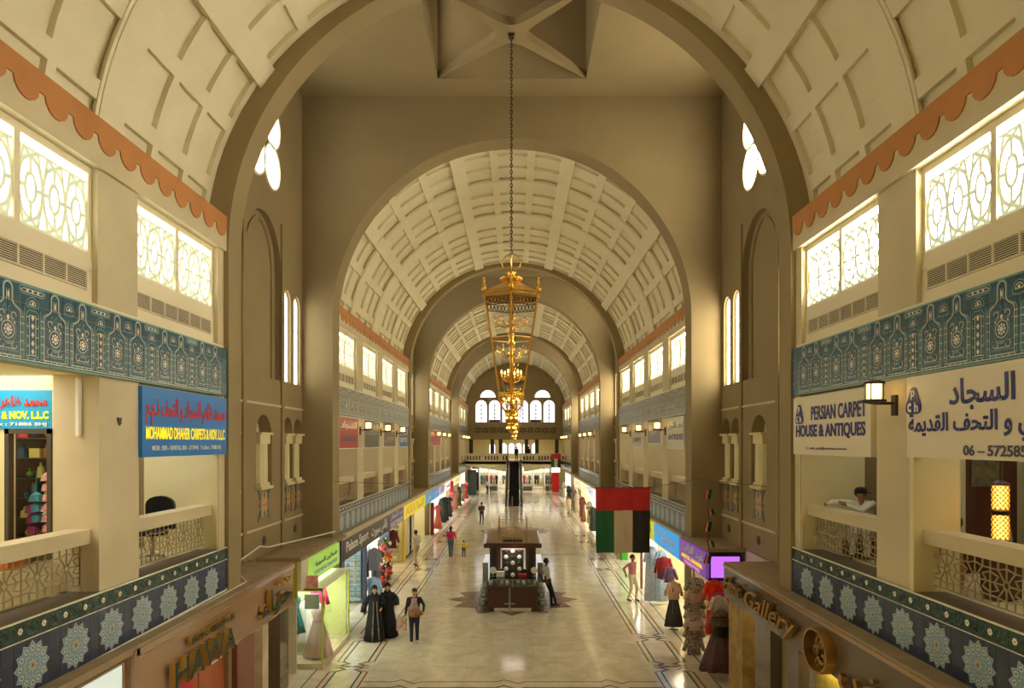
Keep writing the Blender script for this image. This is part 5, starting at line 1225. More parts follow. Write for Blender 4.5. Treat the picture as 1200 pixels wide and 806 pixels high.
# =============== flags, ropes, cables ===============
FR, FG, FW, FB = colmat((188, 34, 34), .7), colmat((24, 96, 56), .7), colmat((206, 190, 160), .7), colmat((34, 30, 28), .7)
def cloth(x0, x1, z0, z1, y, nx=10, nz=10, amp=.03, ph=0, flare=0):
    b = MB(); vs = []
    for j in range(nz+1):
        for i in range(nx+1):
            u = i/nx; v = j/nz; x = x0+(x1-x0)*u; z = z1+(z0-z1)*v
            vs.append((x, y+amp*math.sin(x*9+ph+v*1.5)*(.4+v)+amp*.6*math.sin(x*21+z*3), z))
    fs = [(j*(nx+1)+i, j*(nx+1)+i+1, (j+1)*(nx+1)+i+1, (j+1)*(nx+1)+i) for j in range(nz) for i in range(nx)]
    return b.add(vs, fs)
def flag(x0, x1, z0, z1, y, label):
    t = thing('flag', label, 'flag', ((x0+x1)/2, y, z0)); h = z1-z0; wd = x1-x0; zr = z1-h*.345
    cloth(x0, x1, zr, z1, y, 20, 6).build('red_stripe', FR, t, smooth=True); cloth(x0, x0+wd*.34, z0, zr, y, 8, 10).build('green_stripe', FG, t, smooth=True)
    cloth(x0+wd*.34, x0+wd*.68, z0, zr, y, 8, 10).build('white_stripe', FW, t, smooth=True); cloth(x0+wd*.68, x1, z0, zr, y, 8, 10).build('black_stripe', FB, t, smooth=True)
    MB().bar((x0-.03, y, z1+.01), (x1+.03, y, z1+.01), .015, 5).build('rod', 'iron', t)
flag(2.5, 4.13, EYE-3.28, EYE-1.35, 20.4, 'large red, green, white and black flag hung across the right side of the hall')
flag(4.1, 5.2, 3.2, 4.75, 77.72, 'small far flag hung on the mezzanine balustrade')
def cable(name, pts, r, label, mt='white', cat='cable'): o = MB().tube(pts, r, 5).build(name, mt); return tag(o, label, cat)
cable('rope', [(-5.55, 21.25, 4.8), (0, 20.6, 4.62), (2.5, 20.4, 4.66), (4.13, 20.4, 4.68), (5.6, 21.2, 4.85)], .006, 'thin rope strung across the hall that carries the large flag', 'iron', 'rope')
cable('rope', [(5.6, 21.25, 4.88), (6.5, 17.4, 4.9)], .008, 'thin dark wire along the right crossing wall', 'iron', 'rope')
for i in range(5):
    z = 4.75-i*.42; x = 5.15+.03*(i % 2); tt = thing('pennant', 'small pennant in flag colours hanging at right, %s from the top' % ordw(i), 'pennant', (x, 17.8, z-.3), 'string of small pennants')
    for q, m_ in enumerate((FR, FW, FG, FB)):
        a = .5 if i % 2 else -.5; dx = .045*q; MB().add([(x+dx-.09, 17.8, z-dx*a*.6), (x+dx-.045, 17.8, z-(dx+.045)*a*.6), (x+dx-.045+a*.1, 17.8, z-.22), (x+dx-.09+a*.1, 17.8, z-.2)], [(0,1,2,3)]).build('stripe', m_, tt)
cable('cord', [(5.15, 17.8, 4.88), (5.16, 17.8, 4.2), (5.14, 17.8, 3.4), (5.17, 17.8, 2.8)], .008, 'cord from which the small pennants hang', 'iron', 'cord')
cable('cable', [(-5.62, 6.5, 3.02), (-5.63, 9, 3.03), (-5.62, 11, 3.05), (-5.6, 13.5, 3.1), (-6.2, 14.3, 3.15), (-6.45, 17.5, 3.35), (-6.3, 17.7, 3.3), (-5.5, 21.2, 3.25)], .022, 'white cable running along the shop roofs at left')
cable('cable', [(-5.56, 7, 3.02), (-5.57, 9.5, 3.03), (-5.54, 11.5, 3.03), (-5.6, 14.5, 3.06), (-6.2, 15.5, 3.06)], .015, 'thinner second cable beside the white one on the left shop roof')
cable('conduit', [(-5.95, 9.48, 6.9), (-5.95, 9.48, 6.1)], .04, 'short white conduit on the left pier under the tiles', 'white', 'conduit')
for s in (-1, 1): cable('pipe', [(s*6.5, 14.4, 3.1), (s*6.5, 14.4, 11.5)], .045, 'slim vertical pipe beside the %s front arch pier' % SN[s], 'plaster', 'pipe')
o = MB().prism([(-.06, .05), (.06, .05), (.04, 0), (.05, -.03), (0, -.07), (-.04, -.02)], (-5.675, 9.98, 6.32), (0,1,0), (0,0,1), (1,0,0), .01).build('lamp_scar', 'iron'); tag(o, 'dark scar on the left pier where a lamp was removed', 'scar')
# =============== people ===============
import numpy as np
def ik(a, c, l1, l2, pole):
    a, c = Vector(a), Vector(c); d = c-a; L = min(d.length, (l1+l2)*.999); d.normalize(); c = a+d*L
    q = (l1*l1-l2*l2+L*L)/(2*L); h = math.sqrt(max(0, l1*l1-q*q)); p = Vector(pole); p = (p-d*p.dot(d)).normalized()
    return a+d*q+p*h, c
def person(label, pos, heading, ht=1.75, skin='skin_mid', top=(200, 200, 200), legs=(40, 40, 50), shoes=(30, 28, 26), hair=(26, 20, 18), J=None, hands=None, feet=None, sleeve='long', longhair=False, scarf=None, build=1.0, vox=.0125, face=True, fingers=True, extra=None, knee_pole=(0, -1, 0), head_turn=0):
    k = ht/1.75; J = J or {}
    g = lambda n, d: Vector(J.get(n, d))
    pel = g('pelvis', (0, 0, .95)); che = g('chest', (0, -.0, 1.27)); nk = g('neck', (0, .0, 1.47)); hd = g('head', (0, -.015, 1.625))
    hl, hr = g('hip_l', pel+Vector((.09, 0, -.03))), g('hip_r', pel+Vector((-.09, 0, -.03)))
    sl, sr = g('sh_l', che+Vector((.185, 0, .14))), g('sh_r', che+Vector((-.185, 0, .14)))
    hands = hands or ((.26, -.02, .82), (-.26, -.02, .82)); feet = feet or ((.1, -.02, .07), (-.1, .05, .07))
    prim = []
    def S(a, b, r1, r2, m): prim.append((Vector(a), Vector(b), r1*(build if m in ('top', 'legs') else 1), r2*(build if m in ('top', 'legs') else 1), m))
    # trunk: three parallel tapered runs give a wide, shallow body
    for dx in (-.075, 0, .075):
        S(pel+Vector((dx, 0, 0)), pel.lerp(che, .5)+Vector((dx*.85, 0, 0)), .105, .10, 'top'); S(pel.lerp(che, .5)+Vector((dx*.85, 0, 0)), che+Vector((dx*1.15, 0, .04)), .10, .11, 'top')
        S(pel+Vector((dx*1.05, 0, -.02)), pel+Vector((dx, 0, .03)), .112, .108, 'legs')
    S(che+Vector((-.13, 0, .12)), che+Vector((.13, 0, .12)), .075, .075, 'top')
    S(nk-Vector((0, 0, .05)), nk.lerp(hd, .5), .055, .052, 'skin')
    hdir = Vector((math.sin(head_turn), -math.cos(head_turn), 0)); side = Vector((-hdir.y, hdir.x, 0))
    S(hd+Vector((0, 0, .035))-hdir*.012, hd-Vector((0, 0, .0)), .088, .086, 'skin'); S(hd+hdir*.022, hd+hdir*.03-Vector((0, 0, .065)), .066, .045, 'skin')
    S(hd+hdir*.085+Vector((0, 0, .01)), hd+hdir*.103-Vector((0, 0, .018)), .010, .015, 'skin')
    for q in (-1, 1): S(hd+side*q*.083+Vector((0, 0, .012)), hd+side*q*.088-Vector((0, 0, .02)), .014, .012, 'skin')
    hm = 'hair'
    S(hd+Vector((0, 0, .05))-hdir*.018, hd+Vector((0, 0, .03))-hdir*.035, .093, .092, hm)
    if longhair: S(hd-hdir*.055+Vector((0, 0, .02)), hd-hdir*.07-Vector((0, 0, .17)), .075, .045, hm)
    for (sh, ha, sg) in ((sl, hands[0], 1), (sr, hands[1], -1)):
        pole = J.get('pole_l' if sg > 0 else 'pole_r', (sg*.5, 1, -.2)); el, wr = ik(sh, ha, .285, .255, pole)
        am = 'top' if sleeve in ('long', 'short') else 'skin'; fm = 'top' if sleeve == 'long' else 'skin'
        S(sh, el, .054, .043, am); S(el, wr, .042, .030, fm)
        d = (wr-el).normalized(); S(wr, wr+d*.075, .028, .032, 'skin')
        up = Vector((0, 0, 1)) if abs(d.z) < .8 else Vector((0, 1, 0)); lat = d.cross(up).normalized(); pn = lat.cross(d).normalized()
        if fingers:
            base = wr+d*.085
            for i, fl in enumerate((.062, .072, .068, .052)):
                o = base+pn*(.028-.0185*i); m1 = o+d*fl*.55+lat*.010*sg; S(o, m1, .0092, .0085, 'skin'); S(m1, m1+(d*.7+lat*.5*sg).normalized()*fl*.5, .0085, .0075, 'skin')
            S(wr+d*.02+pn*.02, wr+d*.07+pn*.055, .011, .0085, 'skin')
    for (hp, ft, sg) in ((hl, feet[0], 1), (hr, feet[1], -1)):
        kn, an = ik(hp, Vector(ft)+Vector((0, 0, .02)), .44, .42, knee_pole); S(hp, kn, .092, .064, 'legs'); S(kn, an, .064, .046, 'legs')
        fd = Vector((0, -1, 0)) if not J.get('foot_dir') else Vector(J['foot_dir']); S(an-fd*.02-Vector((0, 0, .05)), an+fd*.13-Vector((0, 0, .062)), .040, .030, 'shoe')
    b = MB()
    for (a, c, r1, r2, m) in prim:
        a, c, r1, r2 = a*k, c*k, r1*k, r2*k; n = 10
        if (c-a).length > 1e-5: b.bar(a, c, r1, n, r2=r2)
        b.ball(a, r1, n); b.ball(c, r2, n)
    me = b.mesh('body_raw', 'white'); tmp = bpy.data.objects.new('tmp', me); C.objects.link(tmp)
    md = tmp.modifiers.new('r', 'REMESH'); md.mode = 'VOXEL'; md.voxel_size = vox*k; sm = tmp.modifiers.new('s', 'SMOOTH'); sm.factor = .4; sm.iterations = 2
    dg = bpy.context.evaluated_depsgraph_get(); out = bpy.data.meshes.new_from_object(tmp.evaluated_get(dg)); bpy.data.objects.remove(tmp); bpy.data.meshes.remove(me)
    out.name = 'body'; out.materials.clear()
    keys = ['skin', 'top', 'legs', 'shoe', 'hair']; ml = [M[skin], colmat(top, .8), colmat(legs, .8), colmat(shoes, .6), colmat(hair, .6)]
    for m in ml: out.materials.append(m)
    n = len(out.polygons); cen = np.empty(n*3); out.polygons.foreach_get('center', cen); cen = cen.reshape(-1, 3); best = np.full(n, 1e9); mi = np.zeros(n, int)
    for (a, c, r1, r2, m) in prim:
        a_, c_ = np.array(a*k), np.array(c*k); d = c_-a_; L2 = max(1e-9, d@d); t = np.clip((cen-a_)@d/L2, 0, 1); dist = np.linalg.norm(cen-(a_+t[:, None]*d), axis=1)-(r1+(r2-r1)*t)*k
        if m == 'hair': dist = dist-.004*k
        w_ = dist < best; best[w_] = dist[w_]; mi[w_] = keys.index(m)
    out.polygons.foreach_set('material_index', mi.astype(np.int32)); out.polygons.foreach_set('use_smooth', [True]*n); out.update()
    t = thing('person', label, 'person', pos); t.rotation_euler = (0, 0, heading)
    o = bpy.data.objects.new('body', out); C.objects.link(o); o.parent = t
    def child(mb, name, mt, smooth=True):
        me = mb.mesh(name, mt, (0, 0, 0), smooth); q = bpy.data.objects.new(name, me); C.objects.link(q); q.parent = t; return q
    if face:
        e = MB()
        for q in (-1, 1): e.ball(tuple((hd+hdir*.082+side*q*.03+Vector((0, 0, .012)))*k), .009*k, 6)
        child(e, 'eyes', 'black'); e = MB(); e.bar((hd+hdir*.078+side*.02-Vector((0, 0, .05)))*k, (hd+hdir*.078-side*.02-Vector((0, 0, .05)))*k, .006*k, 5); child(e, 'mouth', colmat((140, 70, 64)))
    return t, child, k
# man leaning at the kiosk
person('man in a light grey shirt and black trousers leaning by the kiosk', (1.32, 25.1, 0), 1.9, 1.78, 'skin_dark', (186, 182, 176), (34, 32, 34), J={'chest': (0, .10, 1.27), 'neck': (0, .10, 1.46), 'head': (0, .08, 1.62), 'pelvis': (0, .04, .95)}, hands=((.2, .16, .95), (-.2, .16, .95)), feet=((.08, -.14, .07), (-.08, -.26, .07)), sleeve='short')
# man in pink shirt
person('man in a pink shirt and cream trousers standing with his hands behind him', (4.55, 26.0, 0), .75, 1.76, 'skin_mid', (190, 120, 122), (214, 204, 180), (60, 44, 34), hands=((.13, .22, 1.0), (-.13, .22, 1.0)), sleeve='long', J={'head': (0, -.02, 1.62)}, feet=((.1, -.1, .07), (-.1, .12, .07)))
# man in pale clothes beside the yellow pier
person('man in a pale grey shirt and trousers standing beside the yellow pier', (-4.75, 33.4, 0), -2.2, 1.76, 'skin_mid', (190, 186, 176), (160, 148, 130), (50, 30, 28), J={'head': (0, -.07, 1.60), 'chest': (0, .03, 1.27)}, hands=((.14, -.2, 1.05), (-.14, -.2, 1.08)), feet=((.1, .16, .07), (-.1, -.16, .07)), sleeve='short')
# woman in pink, child in yellow
person('woman in a magenta top and blue jeans walking away with a child', (-3.3, 35.8, 0), PI, 1.64, 'skin_light', (196, 36, 96), (70, 100, 130), (170, 80, 70), longhair=True, sleeve='short', hands=((.36, -.05, .80), (-.26, .02, .84)), feet=((.07, -.1, .07), (-.05, .12, .07)), J={'pole_l': (1, .2, 0)}) if 0 else \
person('woman in a magenta top and blue jeans walking away with a child', (-3.3, 35.8, 0), PI, 1.64, 'skin_light', (196, 36, 96), (70, 100, 130), (170, 80, 70), longhair=True, sleeve='short', hands=((.26, .02, .84), (-.40, -.02, .80)), feet=((.07, -.1, .07), (-.05, .12, .07)))
person('small child in a yellow shirt holding the hand of the woman in magenta', (-2.62, 35.75, 0), PI, .93, 'skin_mid', (226, 190, 30), (60, 80, 110), (190, 120, 80), sleeve='short', hands=((.42, 0, 1.30), (-.36, .05, 1.0)), feet=((.13, -.08, .07), (-.13, .1, .07)), J={'head': (0, -.02, 1.60)}, build=1.15, vox=.02, fingers=False)
person('woman in brown patterned top standing alone far down the hall', (-2.42, 50.2, 0), .3, 1.66, 'skin_mid', (88, 54, 46), (58, 40, 38), (60, 40, 34), longhair=True, hands=((.12, -.2, 1.15), (-.12, -.2, 1.12)))
person('person in white shirt far off near the left rear shops', (-3.3, 80.5, 0), 2.6, 1.72, 'skin_mid', (220, 214, 214), (60, 56, 70), vox=.02, fingers=False)
for (x, hgt, lb) in ((.15, 1.72, 'dark figure standing at the top of the escalator'), (1.55, 1.7, 'dark figure on the mezzanine right of the escalator')):
    person(lb, (x, 78.9, 3.9), .2, hgt, 'skin_dark', (34, 32, 30), (28, 26, 26), vox=.02, fingers=False)
person('dark haired person in a dark top in the far right gallery window', (6.0, 50.4, 3.93), -1.2, 1.72, 'skin_mid', (60, 50, 46), (40, 36, 36), vox=.02, fingers=False)
person('person in cream clothes sitting low by the far right shops', (4.5, 57.0, 0), .2, 1.6, 'skin_mid', (214, 200, 168), (214, 200, 168), vox=.02, fingers=False)
# woman with handbag
t, ch, k = person('woman in black cardigan and dark jeans carrying a tan handbag and a shopping bag', (-2.95, 20.6, 0), .12, 1.62, 'skin_light', (30, 30, 36), (36, 44, 62), (226, 222, 214), hair=(54, 30, 24), longhair=True, hands=((.30, -.10, 1.0), (-.30, -.04, .84)), feet=((.10, -.02, .07), (-.08, -.18, .07)), head_turn=-.5, build=1.1)
b = MB(); b.lathe((0, -.03, 0), [(.145, .90), (.155, 1.05), (.13, 1.2), (.09, 1.33)], 16, sx=1, sy=.82); ch(b, 'printed_blouse', colmat((196, 192, 200), .8, (150, 70, 90), 26))
b = MB(); b.lathe((.03, -.2, .80), [(.10, 0), (.22, .06), (.23, .15), (.15, .22), (.04, .23)], 14, sy=.5); o = ch(b, 'handbag', colmat((166, 120, 70), .5, (120, 84, 50), 12)); 
o.parent = None; o.matrix_world = Matrix.Translation((-2.95, 20.6, 0)) @ Matrix.Rotation(.12, 4, 'Z'); tag(o, 'large tan leather handbag on the arm of the woman in the cardigan', 'handbag'); ORG[o.name] = (0, 0, 0)
b = MB(); b.box(-3.46, -3.16, 20.45, 20.55, .38, .74); o = b.build('shopping_bag', colmat((206, 196, 176), .6, (170, 110, 100), 9)); tag(o, 'pale printed shopping bag held by the woman in the cardigan', 'shopping bag')
b = MB(); b.tube([(-3.40, 20.5, .74), (-3.34, 20.5, .86), (-3.22, 20.5, .86), (-3.2, 20.5, .74)], .006, 4); q = b.build('handle', 'white', o)
# two women in black abayas
def abaya(label, x, y, heading, ht, hands, ht_turn=0, stripe=False):
    t, ch, k = person(label, (x, y, 0), heading, ht, 'skin_light', (24, 24, 30), (24, 24, 30), (150, 130, 100), hair=(22, 22, 26), longhair=True, hands=hands, head_turn=ht_turn)
    b = MB(); b.lathe((0, 0, 0), [(.34, .03), (.28, .45), (.215, .85), (.19, 1.1), (.20, 1.32), (.12, 1.42)], 28, sx=1, sy=.78, rip=.05, rk=9); b.v = [tuple(c*k for c in v) for v in b.v]; ch(b, 'abaya_robe', colmat((24, 25, 32), .8))
    b = MB(); b.ball((0, .015, 1.655), .118, 14, sc=(.9, 1.0, 1.12)); b.lathe((0, .02, 1.38), [(.19, 0), (.13, .08), (.09, .16)], 14, sy=.7); b.v = [tuple(c*k for c in v) for v in b.v]
    # open the head scarf over the face by pushing it back
    hx, hy = math.sin(ht_turn), -math.cos(ht_turn)
    b.v = [(v[0]-hx*max(0, (v[0]*hx+v[1]*hy)/k-.065)*k, v[1]-hy*max(0, (v[0]*hx+v[1]*hy)/k-.065)*k, v[2]) for v in b.v]; ch(b, 'head_scarf', colmat((20, 20, 24), .85))
    for hh, sg in ((hands[0], 1), (hands[1], -1)):
        s_ = MB(); a = Vector((sg*.2, 0, 1.36))*k; e = Vector(hh)*k; m_ = a.lerp(e, .85)+Vector((sg*.03, .02, 0)); s_.bar(a, a.lerp(m_, .5)+Vector((sg*.05, .04, 0)), .075*k, 10, r2=.085*k); s_.bar(a.lerp(m_, .5)+Vector((sg*.05, .04, 0)), m_, .085*k, 10, r2=.10*k); ch(s_, 'wide_sleeve', colmat((24, 25, 32), .8))
    if stripe:
        b = MB()
        for q in (-1, 1): b.tube([(q*.05, -.15, 1.28), (q*.06, -.19, .9), (q*.09, -.245, .45), (q*.11, -.275, .06)], .022, 5)
        b.v = [tuple(c*k for c in v) for v in b.v]; ch(b, 'light_trim', colmat((150, 140, 120), .7, (90, 84, 74), 30))
abaya('woman in a long black abaya with a pale front trim, nearest the shirts', -4.18, 20.75, .35, 1.66, ((.20, -.12, 1.05), (-.34, -.06, .86)), -.3, True)
abaya('second woman in a plain black abaya holding a phone, close behind the first', -3.86, 21.15, .1, 1.66, ((.28, -.22, 1.06), (-.22, -.04, .95)), .2, False)
o = MB().cbox((-3.64, 20.86, 1.06), (.08, .03, .14)).build('phone', 'black'); tag(o, 'dark phone in the hand of the second abaya wearer', 'phone')
# man with cap seated behind the right rail
t, ch, k = person('man in a white robe and dark cap leaning on the right gallery rail', (6.42, 12.45, 3.93), -.55, 1.75, 'skin_mid', (226, 230, 214), (226, 230, 214), (60, 44, 34),
    J={'pelvis': (0, .10, .45), 'chest': (0, .0, .82), 'neck': (0, -.03, .99), 'head': (0, -.05, 1.135), 'pole_l': (.6, -.3, -.8), 'pole_r': (-.6, -.6, .1), 'sh_l': (.19, -.03, .97), 'sh_r': (-.2, -.03, .97)},
    hands=((-.20, -.30, .95), (-.56, .08, .935)), feet=((.12, -.30, .07), (-.12, -.28, .07)), knee_pole=(0, -1, 1), head_turn=1.0, build=1.12, vox=.010)
b = MB(); b.lathe((0, -.045, 0), [(.103, 1.165), (.108, 1.20), (.100, 1.235), (.066, 1.265), (.01, 1.275)], 18); hx, hy = math.sin(1.0), -math.cos(1.0)
b.prism([(-.07, .0), (.07, 0), (.055, .09), (0, .11), (-.055, .09)], (hx*.085, -.05+hy*.085, 1.172), (-hy, hx, 0), (hx, hy, 0), (0, 0, 1), .012); ch(b, 'cap', colmat((26, 24, 30), .8))
MB_st = MB().box(6.2, 6.65, 12.3, 12.75, 3.93, 4.24).build('stool', 'wood'); tag(MB_st, 'low dark stool under the man in the cap', 'stool')
# man in striped shirt and person in light blue
t, ch, k = person('person in a dark striped shirt standing behind the man in the cap', (6.72, 11.75, 3.93), PI-.5, 1.72, 'skin_dark', (66, 70, 76), (30, 30, 34), hands=((.24, -.05, .84), (-.24, -.16, .95)))
b = MB()
for i in range(14): b.lathe((0, 0, 0), [(.236, .98+i*.034), (.236, .992+i*.034)], 20, sx=1, sy=.62)
ch(b, 'shirt_stripes', colmat((130, 134, 140), .8))
person('person in a light blue shirt partly hidden by the near right pier', (6.55, 10.05, 3.93), PI+.6, 1.68, 'skin_dark', (150, 176, 180), (40, 40, 50), hands=((.2, -.25, .9), (-.24, -.1, .84)), sleeve='short')
# =============== goods on display ===============
CAM_D = (0, -1)
# dress shop window, left crossing
t = thing('glass_showcase', 'lime green edged glass showcase full of gowns at the left crossing', 'showcase', (-5.6, 19.6, 0))
MB().box(-6.2, -5.0, 18.1, 21.0, 0, .14).build('plinth', 'marble_white', t)
lime = mat('lime', (206, 222, 90), .5)
MB().box(-5.04, -5.0, 18.1, 18.14, .14, 2.1).box(-5.04, -5.0, 20.9, 21.0, .14, 2.1).box(-6.2, -6.14, 18.1, 18.14, .14, 2.1).box(-6.2, -5.0, 18.1, 18.14, 2.06, 2.14).build('corner_post', lime, t)
MB().box(-6.15, -5.04, 18.11, 18.12, .14, 2.08).box(-5.02, -5.01, 18.14, 20.9, .14, 2.08).build('glass_pane', 'glass', t)
MB().box(-6.2, -5.0, 18.1, 21.0, 2.1, 2.16).build('top_panel', 'white', t); MB().box(-6.15, -5.1, 20.94, 20.98, .14, 2.1).box(-6.19, -6.15, 18.2, 20.9, .14, 2.1).build('back_panel', mat('lime_pale', (214, 226, 150), .6), t)
area('showcase_light', (-5.55, 19.3, 2.07), (.8, 2), 55, (1, .98, .92))
t = thing('shop_corner_wall', 'olive and white corner wall above the gown showcase', 'wall panel', (-5.8, 17.6, 2.16)); MB().box(-6.1, -5.5, 17.55, 17.62, 2.0, 2.95).build('olive_panel', mat('olive', (176, 176, 50), .6), t); MB().box(-5.5, -5.4, 17.55, 18.15, 2.2, 2.95).build('white_panel', 'offwhite', t)
sign('shop_sign', 'lime green shop sign with small dark lettering above the gown showcase', 'left', (-5.36, 19.75, 2.60), 2.9, .64, .1, (170, 222, 96), [('فساتين السهرة', 0, .08, 2.2, .16, (30, 50, 60), True, .02), ('EVENING DRESSES', 0, -.14, 2.3, .10, (120, 140, 150), False, .02)], glow=.25)
o = MB().box(-5.7, -5.1, 18.0, 18.04, 2.18, 2.5).build('poster', mat('poster_red', (224, 60, 70), .5, rgb2=(244, 210, 200), scale=5)); tag(o, 'red and white poster just under the lime green sign', 'poster')
o = MB().box(-5.55, -5.15, 18.3, 18.32, 1.55, 1.95).build('poster', mat('poster_blue', (160, 206, 214), .5, rgb2=(214, 190, 180), scale=6)); tag(o, 'pale blue round-pictured poster inside the gown showcase', 'poster')
garment('dress', 'teal cocktail dress in the showcase at the left crossing', 'dress', (-5.88, 18.45, 1.88), CAM_D, (20, 110, 110), 'dress', 1.0, .42, sleeves=False)
garment('dress', 'dark plum dress at the left edge of the gown showcase', 'dress', (-6.06, 18.7, 1.75), CAM_D, (60, 36, 44), 'dress', 1.0, .3, sleeves=False)
garment('gown', 'white floor length gown in the showcase', 'gown', (-5.72, 19.0, 1.62), CAM_D, (228, 228, 214), 'gown', 1.45, .46, sleeves=False)
garment('gown', 'pale pink gown with thin straps in the showcase', 'gown', (-5.27, 18.6, 1.62), CAM_D, (230, 196, 190), 'gown', 1.42, .42, sleeves=False, trim=(200, 160, 150))
garment('blouse', 'crimson sequinned top behind the gowns in the showcase', 'blouse', (-5.45, 19.3, 1.95), CAM_D, (206, 40, 80), 'shirt', .65, .42)
# trophy window
t = thing('slat_wall', 'pale blue slatted display wall in the sportswear shop window', 'display wall', (-6.3, 25.5, 0))
MB().box(-5.7, -8.0, 25.55, 25.6, .1, 2.6).build('board', mat('slat_board', (196, 222, 236), .4), t)
for i in range(12): MB().box(-5.7, -8.0, 25.52, 25.56, .25+i*.19, .27+i*.19).build('slat_groove', 'slate_blue', t)
for j, z in enumerate((.35, .8, 1.25, 1.7)):
    MB().box(-5.7, -7.6, 25.2, 25.52, z, z+.015).build('glass_shelf', 'glass', t)
    for i in range(5):
        x = -5.85-i*.28; h = .26+.06*((i+j) % 3); b = MB(); b.box(x-.05, x+.05, 25.3, 25.4, z+.016, z+.06); b.lathe((x, 25.35, z+.06), [(.02, 0), (.012, h*.35), (.05, h*.55), (.06, h*.8), (.02, h*.85), (.008, h)], 8)
        o = b.build('trophy', 'gold' if (i+j) % 3 else 'steel'); tag(o, '%s trophy cup on the %s slatted wall shelf up, %s from the right' % ('gold' if (i+j) % 3 else 'silver', ordw(j), ordw(i)), 'trophy', '%s trophies on the slatted wall' % ('gold' if (i+j) % 3 else 'silver'))
MB().box(-5.62, -5.64, 22.7, 25.65, .1, 2.1).build('glass_pane', 'glass', t)
# shirts
garment('shirt', 'grey striped shirt hanging highest outside the sportswear shop', 'shirt', (-5.36, 26.4, 1.92), CAM_D, (150, 154, 166), 'shirt', .85, .56, rgb2=(120, 124, 140))
garment('t_shirt', 'light blue sports shirt hanging lowest outside the sportswear shop', 't-shirt', (-5.34, 26.2, .84), CAM_D, (150, 186, 220), 'shirt', .78, .58)
garment('trousers', 'grey trousers below the striped shirt', 'trousers', (-5.36, 26.7, 1.08), CAM_D, (110, 112, 124), 'trousers', .8, .4)
garment('jacket', 'dark navy jacket on the left rail outside the sportswear shop', 'jacket', (-5.75, 26.5, 1.8), CAM_D, (50, 60, 90), 'shirt', 1.0, .4)
garment('shirt', 'white shirt deep inside the sportswear shop', 'shirt', (-5.95, 27.2, 1.95), CAM_D, (216, 222, 230), 'shirt', .8, .5)
garment('tracksuit', 'steel blue tracksuit hanging inside the sportswear shop', 'tracksuit', (-6.0, 26.6, .95), CAM_D, (90, 120, 150), 'shirt', .85, .45)
# flowers
fl = [(216, 60, 40), (240, 150, 40), (236, 210, 60), (206, 40, 50), (250, 120, 100), (90, 130, 40), (200, 80, 120), (240, 230, 200)]
names = ['red', 'orange', 'yellow', 'crimson', 'coral', 'leafy green', 'pink', 'ivory']
for i in range(16):
    y = 28.3+.38*(i % 6); z = .25+.5*(i//6)+.2*(i % 2)+(.3 if i > 11 else 0); x = -5.42-.08*(i % 3)
    t = thing('artificial_bouquet', '%s artificial flower bunch at the flower stall, number %s from the near floor' % (names[i % 8], ordw(i)), 'flowers', (x, y, z-.2)); b = MB(); lf = MB()
    for j in range(9):
        c = (x+random.uniform(-.17, .17), y+random.uniform(-.16, .16), z+random.uniform(-.1, .24)); b.ball(c, random.uniform(.045, .085), 7); 
    for j in range(12):
        c = Vector((x+random.uniform(-.2, .2), y+random.uniform(-.2, .2), z+random.uniform(-.2, .22))); lf.bar(c, c+Vector((random.uniform(-.1, .1), random.uniform(-.1, .1), .1)), .035, 3, r2=.004)
    b.build('blossoms', colmat(fl[i % 8], .6), t); lf.build('leaves', colmat((60, 90, 40) if i % 2 else (50, 44, 36), .7), t)
    MB().lathe((x, y, z-.28), [(.07, 0), (.1, .2)], 8).build('pot', 'vent_dark', t)
o = MB().box(-5.5, -5.95, 28.2, 30.4, 0, .2).build('flower_stand', 'wood'); tag(o, 'low dark stand under the artificial flowers', 'stand')
garment('jacket', 'dark red jacket hanging near the purple sign', 'jacket', (-5.45, 30.9, 2.05), CAM_D, (110, 34, 36), 'shirt', .8, .4)
# clear bottles and boxes in the shop by the yellow pier
for i in range(8):
    o = MB().box(-5.75, -6.6, 33.9, 34.1, .25+i*.25, .40+i*.25).build('folded_cloth', colmat([(190, 180, 150), (150, 140, 110), (120, 130, 110), (206, 196, 160)][i % 4])); tag(o, 'folded cloth stack beside the yellow pier, %s from the floor' % ordw(i), 'cloth')
